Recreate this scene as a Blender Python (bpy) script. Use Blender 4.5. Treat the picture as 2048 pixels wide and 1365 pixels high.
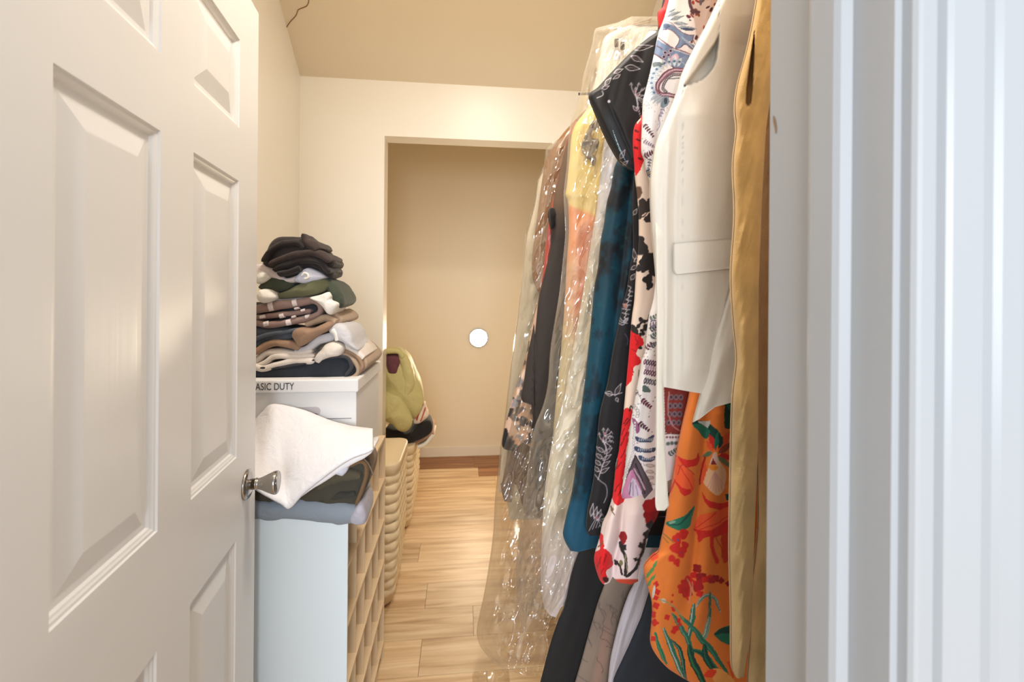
import bpy, bmesh, math, random
import numpy as np
from mathutils import Vector, Matrix, noise as mnoise

for o in list(bpy.data.objects): bpy.data.objects.remove(o)
S = bpy.context.scene
COL = S.collection

# ------------------------------------------------------------------ camera
F = 925.0; CX = 1024.0; CY = 587.0
YAW = math.radians(6.1); ROLL = 0.008; CAMZ = 1.385
fw = np.array([math.sin(YAW), math.cos(YAW), 0.0])
r0 = np.array([math.cos(YAW), -math.sin(YAW), 0.0])
up0 = np.array([0.0, 0.0, 1.0])
rt = r0*math.cos(ROLL) + up0*math.sin(ROLL)
upv = up0*math.cos(ROLL) - r0*math.sin(ROLL)
cd = bpy.data.cameras.new('camera'); cam = bpy.data.objects.new('camera', cd); COL.objects.link(cam)
cam.matrix_world = Matrix(((rt[0], upv[0], -fw[0], 0), (rt[1], upv[1], -fw[1], 0), (rt[2], upv[2], -fw[2], CAMZ), (0, 0, 0, 1)))
cd.sensor_width = 36.0; cd.lens = 36.0*F/2048; cd.shift_y = -(682.5-CY)/2048; cd.clip_start = 0.01
cd.dof.use_dof = True; cd.dof.focus_distance = 1.15; cd.dof.aperture_fstop = 5.0
S.camera = cam

# ------------------------------------------------------------------ world and light
W = bpy.data.worlds.new('world'); S.world = W; W.use_nodes = True
bg = W.node_tree.nodes['Background']; bg.inputs[0].default_value = (0.84, 0.92, 1.0, 1); bg.inputs[1].default_value = 0.62
S.view_settings.view_transform = 'Standard'; S.view_settings.look = 'None'
S.view_settings.exposure = 0.42; S.view_settings.gamma = 1.0; S.view_settings.use_curve_mapping = False

def area(name, loc, size, energy, color, target=None, shape='DISK', size_y=None):
    l = bpy.data.lights.new(name, 'AREA'); l.shape = shape; l.size = size
    if size_y: l.size_y = size_y
    l.energy = energy; l.color = color
    o = bpy.data.objects.new(name, l); COL.objects.link(o); o.location = loc
    d = Vector(target)-Vector(loc) if target is not None else Vector((0, 0, -1))
    o.rotation_euler = d.to_track_quat('-Z', 'Y').to_euler()
    return o
# the bedroom window behind the photographer
area('bedroom_window_light', (-0.3, -2.4, 1.7), 1.5, 74, (0.84, 0.92, 1.0), (0.4, 0.8, 1.3), 'RECTANGLE', 1.4)

# ------------------------------------------------------------------ helpers
def lin(c):
    c = np.asarray(c, dtype=float)/255.0
    return np.where(c <= 0.04045, c/12.92, ((c+0.055)/1.055)**2.4)
def L4(c): return tuple(lin(c))+(1.0,)

def ray(px, py):
    px = np.asarray(px, float); py = np.asarray(py, float)
    a = (px-CX)/F; b = (py-CY)/F
    return fw[None, :] + a.reshape(-1, 1)*rt[None, :] - b.reshape(-1, 1)*upv[None, :]
def onY(px, py, Y):
    d = ray(px, py); k = np.asarray(Y, float).reshape(-1)/d[:, 1]
    p = d*k[:, None]; p[:, 2] += CAMZ
    return p
def at(px, py, Y): return Vector(onY([px], [py], [Y])[0])

MATS = {}
def mat(name, rgb, rough=0.6, spec=0.5, metal=0.0, bump=None, var=None, sheen=0.0, emis=None, coat=0.0):
    """plain procedural material; bump=(scale,strength,(sx,sy,sz)); var=(scale,amount)"""
    if name in MATS: return MATS[name]
    m = bpy.data.materials.new(name); m.use_nodes = True; nt = m.node_tree; b = nt.nodes['Principled BSDF']
    b.inputs['Base Color'].default_value = L4(rgb); b.inputs['Roughness'].default_value = rough
    b.inputs['Specular IOR Level'].default_value = spec; b.inputs['Metallic'].default_value = metal
    if sheen: b.inputs['Sheen Weight'].default_value = sheen
    if coat: b.inputs['Coat Weight'].default_value = coat
    if emis: b.inputs['Emission Color'].default_value = emis[0]+(1,); b.inputs['Emission Strength'].default_value = emis[1]
    tc = nt.nodes.new('ShaderNodeTexCoord')
    if var:
        n = nt.nodes.new('ShaderNodeTexNoise'); n.inputs['Scale'].default_value = var[0]; n.inputs['Detail'].default_value = 4
        nt.links.new(tc.outputs['Object'], n.inputs['Vector'])
        mx = nt.nodes.new('ShaderNodeMix'); mx.data_type = 'RGBA'
        c = np.array(L4(rgb)[:3])
        mx.inputs[6].default_value = tuple(np.clip(c*(1-var[1]), 0, 1))+(1,); mx.inputs[7].default_value = tuple(np.clip(c*(1+var[1]), 0, 1))+(1,)
        nt.links.new(n.outputs['Fac'], mx.inputs[0]); nt.links.new(mx.outputs[2], b.inputs['Base Color'])
    if bump:
        mp = nt.nodes.new('ShaderNodeMapping'); mp.inputs['Scale'].default_value = bump[2] if len(bump) > 2 else (1, 1, 1)
        n = nt.nodes.new('ShaderNodeTexNoise'); n.inputs['Scale'].default_value = bump[0]; n.inputs['Detail'].default_value = 5
        bp = nt.nodes.new('ShaderNodeBump'); bp.inputs['Strength'].default_value = bump[1]; bp.inputs['Distance'].default_value = 0.002
        nt.links.new(tc.outputs['Object'], mp.inputs['Vector']); nt.links.new(mp.outputs[0], n.inputs['Vector'])
        nt.links.new(n.outputs['Fac'], bp.inputs['Height']); nt.links.new(bp.outputs[0], b.inputs['Normal'])
    MATS[name] = m
    return m
def cloth_mat(name, rough=0.75, sheen=0.15, weave=900, strength=0.25, spec=0.3, attr=True, rgb=None):
    """fabric: colour from the mesh's print colours, or plain, with woven relief"""
    if name in MATS: return MATS[name]
    m = mat(name, rgb or (200, 200, 200), rough, spec, bump=(weave, strength), sheen=sheen)
    if attr and rgb is None:
        nt = m.node_tree; a = nt.nodes.new('ShaderNodeAttribute'); a.attribute_name = 'Col'
        nt.links.new(a.outputs['Color'], nt.nodes['Principled BSDF'].inputs['Base Color'])
    return m
def film_mat(name, tint, haze, gloss=0.12):
    """thin clear polythene: mostly see-through, milky where seen edge-on, glossy on its creases"""
    m = bpy.data.materials.new(name); m.use_nodes = True; nt = m.node_tree; nt.nodes.clear()
    out = nt.nodes.new('ShaderNodeOutputMaterial')
    tr = nt.nodes.new('ShaderNodeBsdfTransparent'); tr.inputs[0].default_value = tint+(1,)
    df = nt.nodes.new('ShaderNodeBsdfDiffuse'); df.inputs[0].default_value = (0.93, 0.88, 0.80, 1)
    tl = nt.nodes.new('ShaderNodeBsdfTranslucent'); tl.inputs[0].default_value = (0.93, 0.88, 0.80, 1)
    ms = nt.nodes.new('ShaderNodeMixShader'); ms.inputs[0].default_value = 0.5
    gl = nt.nodes.new('ShaderNodeBsdfGlossy'); gl.inputs['Roughness'].default_value = gloss
    tc = nt.nodes.new('ShaderNodeTexCoord'); mp = nt.nodes.new('ShaderNodeMapping'); mp.inputs['Scale'].default_value = (1, 1, 0.35)
    n = nt.nodes.new('ShaderNodeTexNoise'); n.noise_type = 'RIDGED_MULTIFRACTAL'; n.normalize = True; n.inputs['Scale'].default_value = 11; n.inputs['Detail'].default_value = 2.5; n.inputs['Distortion'].default_value = 0.8
    bp = nt.nodes.new('ShaderNodeBump'); bp.inputs['Strength'].default_value = 0.9; bp.inputs['Distance'].default_value = 0.025
    lw = nt.nodes.new('ShaderNodeLayerWeight'); lw.inputs['Blend'].default_value = 0.35
    mr = nt.nodes.new('ShaderNodeMapRange'); mr.inputs[3].default_value = haze; mr.inputs[4].default_value = min(0.75, haze+0.40)
    m1 = nt.nodes.new('ShaderNodeMixShader'); m2 = nt.nodes.new('ShaderNodeMixShader'); m2.inputs[0].default_value = 0.16
    l = nt.links.new
    l(tc.outputs['Object'], mp.inputs[0]); l(mp.outputs[0], n.inputs['Vector']); l(n.outputs['Fac'], bp.inputs['Height'])
    l(bp.outputs[0], gl.inputs['Normal']); l(lw.outputs['Facing'], mr.inputs[0]); l(mr.outputs[0], m1.inputs[0])
    l(df.outputs[0], ms.inputs[1]); l(tl.outputs[0], ms.inputs[2]); l(tr.outputs[0], m1.inputs[1]); l(ms.outputs[0], m1.inputs[2])
    l(m1.outputs[0], m2.inputs[1]); l(gl.outputs[0], m2.inputs[2]); l(m2.outputs[0], out.inputs[0]); MATS[name] = m
    return m

def tag(o, label=None, cat=None, group=None, kind=None):
    if label: o['label'] = label
    if cat: o['category'] = cat
    if group: o['group'] = group
    if kind: o['kind'] = kind
    return o
def empty(name, loc=(0, 0, 0)):
    o = bpy.data.objects.new(name, None); COL.objects.link(o); o.location = loc; o.empty_display_size = 0.05
    return o
def link(name, me, m, parent=None, smooth=False):
    o = bpy.data.objects.new(name, me); COL.objects.link(o)
    if m is not None and not me.materials: me.materials.append(m)
    if smooth: me.polygons.foreach_set('use_smooth', [True]*len(me.polygons))
    if parent:
        o.parent = parent
        o.matrix_parent_inverse = Matrix.Translation(-Vector(parent.location)) if parent.type == 'EMPTY' and parent.parent is None and parent.rotation_euler.z == 0 else Matrix.Identity(4)
    return o
def mk(name, v, f, m, parent=None, smooth=False):
    me = bpy.data.meshes.new(name); me.from_pydata([tuple(p) for p in v], [], f); me.update()
    return link(name, me, m, parent, smooth)
def fixn(me):
    bm = bmesh.new(); bm.from_mesh(me); bmesh.ops.recalc_face_normals(bm, faces=bm.faces); bm.to_mesh(me); bm.free()
def box(name, a, b, m, parent=None, bevel=0.0, seg=2):
    bm = bmesh.new(); bmesh.ops.create_cube(bm, size=1.0)
    for v in bm.verts: v.co = Vector([(a[i]+b[i])/2 + v.co[i]*(b[i]-a[i]) for i in range(3)])
    if bevel: bmesh.ops.bevel(bm, geom=bm.edges[:], offset=bevel, segments=seg, affect='EDGES', profile=0.5)
    me = bpy.data.meshes.new(name); bm.to_mesh(me); bm.free()
    return link(name, me, m, parent)
def prism(name, pts, z0, z1, m, parent=None):
    """vertical extrusion of an XY profile"""
    n = len(pts); v = [(p[0], p[1], z0) for p in pts]+[(p[0], p[1], z1) for p in pts]
    f = [(i, (i+1) % n, n+(i+1) % n, n+i) for i in range(n)]+[tuple(range(n))[::-1], tuple(range(n, 2*n))]
    o = mk(name, v, f, m, parent); fixn(o.data); return o
def lathe(name, prof, origin, axis, m, parent=None, n=40):
    """prof = [(radius, distance along axis)]"""
    ax = Vector(axis).normalized(); q = ax.to_track_quat('Z', 'Y'); v = []; f = []
    for r, h in prof:
        for k in range(n):
            t = 2*math.pi*k/n; v.append(Vector(origin)+q @ Vector((r*math.cos(t), r*math.sin(t), h)))
    for i in range(len(prof)-1):
        for k in range(n): f.append((i*n+k, i*n+(k+1) % n, (i+1)*n+(k+1) % n, (i+1)*n+k))
    f.append(tuple(range(n))[::-1]); f.append(tuple(range((len(prof)-1)*n, len(prof)*n)))
    o = mk(name, v, f, m, parent, True); fixn(o.data); return o
def tube(name, pts, r, m, parent=None, n=8, closed=False):
    pts = [Vector(p) for p in pts]; v = []; f = []; N = len(pts)
    for i, p in enumerate(pts):
        t = (pts[min(i+1, N-1)]-pts[max(i-1, 0)]).normalized(); q = t.to_track_quat('Z', 'Y')
        for k in range(n):
            a = 2*math.pi*k/n; v.append(p+q @ Vector((r*math.cos(a), r*math.sin(a), 0)))
    for i in range(N-1):
        for k in range(n): f.append((i*n+k, i*n+(k+1) % n, (i+1)*n+(k+1) % n, (i+1)*n+k))
    f.append(tuple(range(n))[::-1]); f.append(tuple(range((N-1)*n, N*n)))
    o = mk(name, v, f, m, parent, True); fixn(o.data); return o
def smooth_path(pts, n, closed=False):
    P = np.array(pts, float); N = len(P); out = []
    segs = N if closed else N-1
    for k in range(n):
        u = k/(n if closed else n-1)*segs; i = min(int(u), segs-1); t = u-i
        g = (lambda j: P[j % N]) if closed else (lambda j: P[max(0, min(N-1, j))])
        a, b, c, d = g(i-1), g(i), g(i+1), g(i+2)
        out.append(0.5*((2*b)+(-a+c)*t+(2*a-5*b+4*c-d)*t*t+(-a+3*b-3*c+d)*t**3))
    return np.array(out)
def vnoise(x, y, seed=0):
    x = np.asarray(x, float)+seed*17.31; y = np.asarray(y, float)+seed*9.77
    xi = np.floor(x); yi = np.floor(y); fx = x-xi; fy = y-yi
    fx = fx*fx*(3-2*fx); fy = fy*fy*(3-2*fy)
    h = lambda a, b: np.modf(np.abs(np.sin(a*127.1+b*311.7+seed*74.7)*43758.5453))[0]
    return (h(xi, yi)*(1-fx)+h(xi+1, yi)*fx)*(1-fy)+(h(xi, yi+1)*(1-fx)+h(xi+1, yi+1)*fx)*fy
def fbm(x, y, seed=0): return 0.55*vnoise(x, y, seed)+0.3*vnoise(x*2.1, y*2.1, seed+3)+0.15*vnoise(x*4.3, y*4.3, seed+7)

# ------------------------------------------------------------------ setting materials
def wall_mat(name, rgb, rough=0.45):
    return mat(name, rgb, rough, 0.35, bump=(220, 0.12))
M_wall = wall_mat('warm_white_wall_paint', (243, 236, 224), 0.32)
M_ceil = wall_mat('warm_white_ceiling_paint', (236, 221, 195), 0.6)
M_nook = wall_mat('cream_nook_paint', (236, 220, 192), 0.4)
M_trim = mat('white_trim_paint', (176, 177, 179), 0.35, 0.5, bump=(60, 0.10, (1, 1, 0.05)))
M_door = mat('white_woodgrain_door_paint', (226, 224, 222), 0.38, 0.5, bump=(90, 0.14, (1.0, 1.0, 0.045)))
M_base = mat('cream_baseboard_paint', (238, 226, 205), 0.4)
def plank_mat():
    m = bpy.data.materials.new('light_oak_plank'); m.use_nodes = True; nt = m.node_tree; b = nt.nodes['Principled BSDF']; l = nt.links.new
    b.inputs['Roughness'].default_value = 0.42; b.inputs['Specular IOR Level'].default_value = 0.45
    geo = nt.nodes.new('ShaderNodeNewGeometry'); oi = nt.nodes.new('ShaderNodeObjectInfo')
    mp = nt.nodes.new('ShaderNodeMapping'); mp.inputs['Scale'].default_value = (1.3, 16, 1)
    ad = nt.nodes.new('ShaderNodeVectorMath'); ad.operation = 'ADD'
    cb = nt.nodes.new('ShaderNodeCombineXYZ'); mu = nt.nodes.new('ShaderNodeMath'); mu.operation = 'MULTIPLY'; mu.inputs[1].default_value = 37.0
    l(oi.outputs['Random'], mu.inputs[0]); l(mu.outputs[0], cb.inputs[0]); l(mu.outputs[0], cb.inputs[1])
    l(geo.outputs['Position'], mp.inputs[0]); l(mp.outputs[0], ad.inputs[0]); l(cb.outputs[0], ad.inputs[1])
    n = nt.nodes.new('ShaderNodeTexNoise'); n.inputs['Scale'].default_value = 1.7; n.inputs['Detail'].default_value = 7; n.inputs['Distortion'].default_value = 0.6
    l(ad.outputs[0], n.inputs['Vector'])
    cr = nt.nodes.new('ShaderNodeValToRGB'); e = cr.color_ramp.elements
    e[0].position = 0.30; e[0].color = L4((184, 148, 108)); e[1].position = 0.72; e[1].color = L4((232, 208, 172))
    k = cr.color_ramp.elements.new(0.45); k.color = L4((208, 174, 132)); k = cr.color_ramp.elements.new(0.58); k.color = L4((222, 192, 152))
    l(n.outputs['Fac'], cr.inputs[0])
    hs = nt.nodes.new('ShaderNodeHueSaturation'); mr = nt.nodes.new('ShaderNodeMapRange'); mr.inputs[3].default_value = 0.86; mr.inputs[4].default_value = 1.1
    l(oi.outputs['Random'], mr.inputs[0]); l(mr.outputs[0], hs.inputs['Value']); l(cr.outputs[0], hs.inputs['Color']); l(hs.outputs[0], b.inputs['Base Color'])
    bp = nt.nodes.new('ShaderNodeBump'); bp.inputs['Strength'].default_value = 0.15; bp.inputs['Distance'].default_value = 0.002
    l(n.outputs['Fac'], bp.inputs['Height']); l(bp.outputs[0], b.inputs['Normal'])
    return m
M_plank = plank_mat()
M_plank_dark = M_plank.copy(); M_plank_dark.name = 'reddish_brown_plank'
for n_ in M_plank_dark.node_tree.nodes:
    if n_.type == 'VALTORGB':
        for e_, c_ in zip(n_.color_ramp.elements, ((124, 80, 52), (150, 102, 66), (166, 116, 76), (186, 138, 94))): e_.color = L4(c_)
M_groove = mat('dark_floor_joint', (120, 84, 52), 0.8)

# ------------------------------------------------------------------ the shell
XL, XR = -0.862, 0.93          # closet side walls
YF, YB = 0.452, 2.55           # inside of the front wall, face of the wall with the opening
YN = 3.95                      # far wall of the nook
ZS = 2.525; SLOPE = 0.77; ZTOP = 2.98
YT = YB-(ZTOP-ZS)/SLOPE
JL, JR = -0.462, 0.318         # door opening
st = lambda o: tag(o, kind='structure')

fl = empty('floor', (0, 0, 0)); st(fl)
box('subfloor', (XL-.1, YF-.14, -.06), (XR+.1, YN+.1, -.004), M_groove, fl)
random.seed(4)
pw = 0.18; y = 1.693-pw*8; row = 0
joint = {8: 0.02, 10: -0.036}
while y < YN:
    y0, y1 = max(y, YF-.14), min(y+pw, YN)
    if y1 > y0+.01:
        off = -0.149 if row == 8 else (-0.154 if row == 10 else random.uniform(XL, XL+1.2))
        xs = [XL]
        c = off-2.44
        while c < XR:
            if c > XL+.03: xs.append(c)
            c += 1.22
        xs.append(XR)
        for a, b in zip(xs[:-1], xs[1:]):
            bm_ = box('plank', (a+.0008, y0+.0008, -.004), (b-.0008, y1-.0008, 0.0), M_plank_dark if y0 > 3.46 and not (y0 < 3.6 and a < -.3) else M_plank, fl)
    y += pw; row += 1
bedroom = box('floor_bedroom', (-2.4, -3.0, -.06), (2.4, YF-.141, 0), M_plank); st(bedroom)

st(box('wall_left', (XL-.1, YF-.1, 0), (XL, YN, 3.2), M_wall))
st(box('wall_right', (XR, YF-.1, 0), (XR+.1, YN, 3.2), M_wall))
OX0, OX1, OZ = -0.424, 0.55, 2.228   # opening to the nook
wb = empty('wall_back', (0, YB, 0)); st(wb)
box('left_pier', (XL, YB, 0), (OX0, YB+.115, 3.0), M_wall, wb)
box('right_pier', (OX1, YB, 0), (XR, YB+.115, 3.0), M_wall, wb)
box('header', (OX0, YB, OZ), (OX1, YB+.115, 3.0), M_wall, wb)
st(box('wall_nook', (XL-.1, YN, 0), (XR+.1, YN+.1, 3.0), M_nook))
wf = empty('wall_front', (0, YF-.14, 0)); st(wf)
box('left_pier', (-2.4, YF-.14, 0), (JL-.02, YF, 3.2), M_wall, wf)
box('right_pier', (JR+.02, YF-.14, 0), (2.4, YF, 3.2), M_wall, wf)
box('lintel', (JL-.02, YF-.14, 2.085), (JR+.02, YF, 3.2), M_wall, wf)
ce = empty('ceiling', (0, 1.5, ZTOP)); st(ce)
box('flat_ceiling', (XL-.1, YF-.14, ZTOP), (XR+.1, YT+.02, ZTOP+.1), M_ceil, ce)
v = [(x, yy, z) for x in (XL-.1, XR+.1) for (yy, z) in ((YB+.03, ZS-.03*SLOPE), (YT, ZTOP), (YT, ZTOP+.12), (YB+.03, ZS+.12))]
o = mk('sloped_ceiling', v, [(0, 1, 2, 3), (4, 5, 6, 7), (0, 1, 5, 4), (1, 2, 6, 5), (2, 3, 7, 6), (3, 0, 4, 7)], M_ceil, ce); fixn(o.data)
box('nook_ceiling', (XL-.1, YB+.1, 2.72), (XR+.1, YN+.1, 2.82), M_ceil, ce)
# the crack that runs over the sloped ceiling
def onslope(px, py):
    d = ray([px], [py])[0]   # cam + k d : z = ZS + SLOPE*(YB - y)
    k = (ZS+SLOPE*YB-CAMZ)/(d[2]+SLOPE*d[1]); p = d*k; p[2] += CAMZ
    return Vector(p)
ck = [(573, 55), (580, 44), (592, 31), (596, 20), (604, 16), (613, 12), (617, 5), (619, -6), (628, -20), (640, -28)]
pts = [onslope(*p)+Vector((0, -.001, -.0008)) for p in smooth_path(ck, 28)]
tube('crack', pts, 0.0022, mat('ceiling_crack', (150, 105, 70), 0.9), ce, 6)
bb = box('baseboard_back', (XL, YN-.014, 0), (XR, YN, .086), M_base, None, .004); st(bb)
st(box('baseboard_left', (XL, YF+.01, 0), (XL+.013, YB, .086), M_base, None, .004))
# door frame: jambs, stops, casing (profiles drawn in plan)
def framepiece(name, x, sgn):
    t = empty(name, (x, YF-.07, 0)); st(t)
    q = lambda P: [(x+sgn*a, b) for a, b in P]
    prism('jamb', q([(0, YF-.14), (0, YF), (.019, YF), (.019, YF-.14)]), 0, 2.07, M_trim, t)
    prism('door_stop', q([(0, YF-.067), (-.010, YF-.067), (-.0115, YF-.071), (-.0115, YF-.096), (-.009, YF-.101), (0, YF-.103)]), 0, 2.06, M_trim, t)
    for yy, d in ((YF-.14, -1), (YF, 1)):
        pr = [(.006, 0), (.006, .008), (.008, .011), (.011, .012), (.022, .0115), (.0255, .0065), (.028, .0065), (.0305, .0115), (.034, .0135), (.055, .0165), (.060, .0105), (.0635, .0095), (.067, .0135), (.071, .0165), (.086, .0175), (.093, .0165), (.095, .0145), (.095, 0)]
        prism('casing', q([(a, yy+d*h) for a, h in pr]), 0, 2.135, M_trim, t)
framepiece('trim_1', JR, 1)
framepiece('trim_2', JL, -1)
def onjamb(px, py):
    d = ray([px], [py])[0]; k = JR/d[0]; return Vector((JR-.0004, d[1]*k, d[2]*k+CAMZ))
sc = mk('scuff_mark', [onjamb(a, b) for a, b in smooth_path([(1547, 232), (1550, 234), (1553, 246), (1554, 262), (1552, 268), (1550, 256), (1547, 244)], 24, True)], [tuple(range(24))], mat('brown_scuff', (150, 118, 88), .8), bpy.data.objects['trim_1'])
hd = empty('trim_3', (0, YF-.07, 2.07)); st(hd)
box('head_jamb', (JL, YF-.14, 2.066), (JR, YF, 2.085), M_trim, hd)
box('head_casing', (JL-.095, YF-.155, 2.072), (JR+.095, YF-.14, 2.135), M_trim, hd, .003)

# ------------------------------------------------------------------ the open six-panel door
DZ0, DZ1, DW, DT = 0.012, 2.052, 0.762, 0.035
fe = at(513, 583, 1.170); ang = math.radians(5.9)
u = Vector((math.sin(ang), -math.cos(ang), 0)); nrm = Vector((math.cos(ang), math.sin(ang), 0))   # u: from free edge towards the hinge
FE = Vector((fe.x, fe.y, 0))
def dp(s, z, d=0.0): return FE+u*s+Vector((0, 0, z))+nrm*d
door = empty('door_1', tuple(dp(DW, 0))); st(door)
sx = [0, .119, .3285, .4335, .643, DW]; sz = [DZ0, .235, .849, 1.027, 1.622, 1.736, 1.925, DZ1]
v = []; f = []
for side in (0, -DT):
    base = len(v)
    for z in sz:
        for s in sx: v.append(dp(s, z, side))
    for j in range(len(sz)-1):
        for i in range(len(sx)-1):
            if i in (1, 3) and j in (1, 3, 5): continue
            q = (base+j*6+i, base+j*6+i+1, base+(j+1)*6+i+1, base+(j+1)*6+i)
            f.append(q if side else q[::-1])
nb = 6*len(sz)
for j in range(len(sz)-1):
    for i in (0, 5): f.append((j*6+i, (j+1)*6+i, nb+(j+1)*6+i, nb+j*6+i))
for i in range(5):
    for j in (0, len(sz)-1): f.append((j*6+i, j*6+i+1, nb+j*6+i+1, nb+j*6+i))
o = mk('door_slab', v, f, M_door, door); fixn(o.data)
prof = [(0, 0), (.0015, -.003), (.005, -.0035), (.0075, -.0055), (.010, -.0065), (.0125, -.010), (.019, -.0105), (.021, -.0105), (.052, -.0025), (.054, -.0022)]
for i in (1, 3):
    for j in (1, 3, 5):
        for side, sg in ((0, 1), (-DT, -1)):
            s0, s1, z0, z1 = sx[i], sx[i+1], sz[j], sz[j+1]; v = []; f = []
            for a, d in prof:
                v += [dp(s0+a, z0+a, side+sg*d), dp(s1-a, z0+a, side+sg*d), dp(s1-a, z1-a, side+sg*d), dp(s0+a, z1-a, side+sg*d)]
            for k in range(len(prof)-1):
                for e in range(4):
                    q = (k*4+e, k*4+(e+1) % 4, k*4+4+(e+1) % 4, k*4+4+e); f.append(q if sg < 0 else q[::-1])
            q = tuple(range(len(v)-4, len(v))); f.append(q if sg < 0 else q[::-1])
            mk('panel', v, f, M_door, door)
M_nickel = mat('satin_nickel', (176, 172, 168), 0.2, 0.5, 1.0)
kz = .944; ko = dp(.058, kz)
for sg, off in ((1, 0), (-1, -DT)):
    kb = empty('door_knob', tuple(dp(.058, kz, off))); kb.parent = door; kb.matrix_parent_inverse = Matrix.Translation(-door.location)
    ax = nrm*sg; og = dp(.058, kz, off)
    def kp(name, pr):
        o = lathe(name, pr, (0, 0, 0), ax, M_nickel, None, 48); o.parent = kb; return o
    kp('rosette', [(.0335, 0), (.0335, .003), (.031, .006), (.026, .0085), (.018, .0105), (.0135, .012)])
    kp('knob', [(.0125, .010), (.0118, .019), (.0135, .0195), (.0135, .022), (.012, .0225), (.0125, .027), (.0155, .035), (.0205, .046), (.0245, .055), (.0262, .060), (.0262, .064), (.0245, .0665)])
    kp('knob_face', [(.0205, .0664), (.020, .0672), (.012, .0676)])
box('latch_plate', (-.0005, -.012, -.028), (.0012, .012, .028), M_nickel, None).parent = door
lp = bpy.data.objects['latch_plate']; lp.location = dp(0, kz, -DT/2)-door.location; lp.rotation_euler = (0, 0, math.radians(95.9))

# ------------------------------------------------------------------ lamps
lamp = empty('ceiling_lamp', (.15, 1.05, ZTOP)); tag(lamp, 'round flush dome ceiling light above the closet aisle', 'lamp')
lathe('trim_ring', [(.19, 0), (.19, .018), (.183, .024), (.175, .024), (.175, .004)], (.15, 1.05, ZTOP), (0, 0, -1), M_trim, lamp)
lathe('diffuser', [(.174, .008), (.172, .028), (.15, .048), (.10, .062), (.02, .068)], (.15, 1.05, ZTOP), (0, 0, -1), mat('lit_warm_diffuser', (255, 240, 215), .4, emis=((1.0, .92, .80), 6.0)), lamp)
area('ceiling_lamp_light', (.15, 1.05, ZTOP-.075), .34, 16.5, (1.0, .93, .82)).parent = None
lw = at(957, 676, YN)
pk = empty('puck_light', tuple(lw)); tag(pk, 'small round lit puck light on the far nook wall', 'lamp')
lathe('base', [(.082, 0), (.082, .016), (.079, .021), (.075, .022), (.072, .020), (.072, .008)], lw, (0, -1, 0), M_trim, pk)
lathe('lens', [(.0715, .008), (.070, .0115), (.05, .0145), (.03, .0155), (.006, .016)], lw, (0, -1, 0), mat('lit_puck_lens', (255, 245, 225), .4, emis=((1.0, .84, .62), 205.0)), pk)

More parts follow.
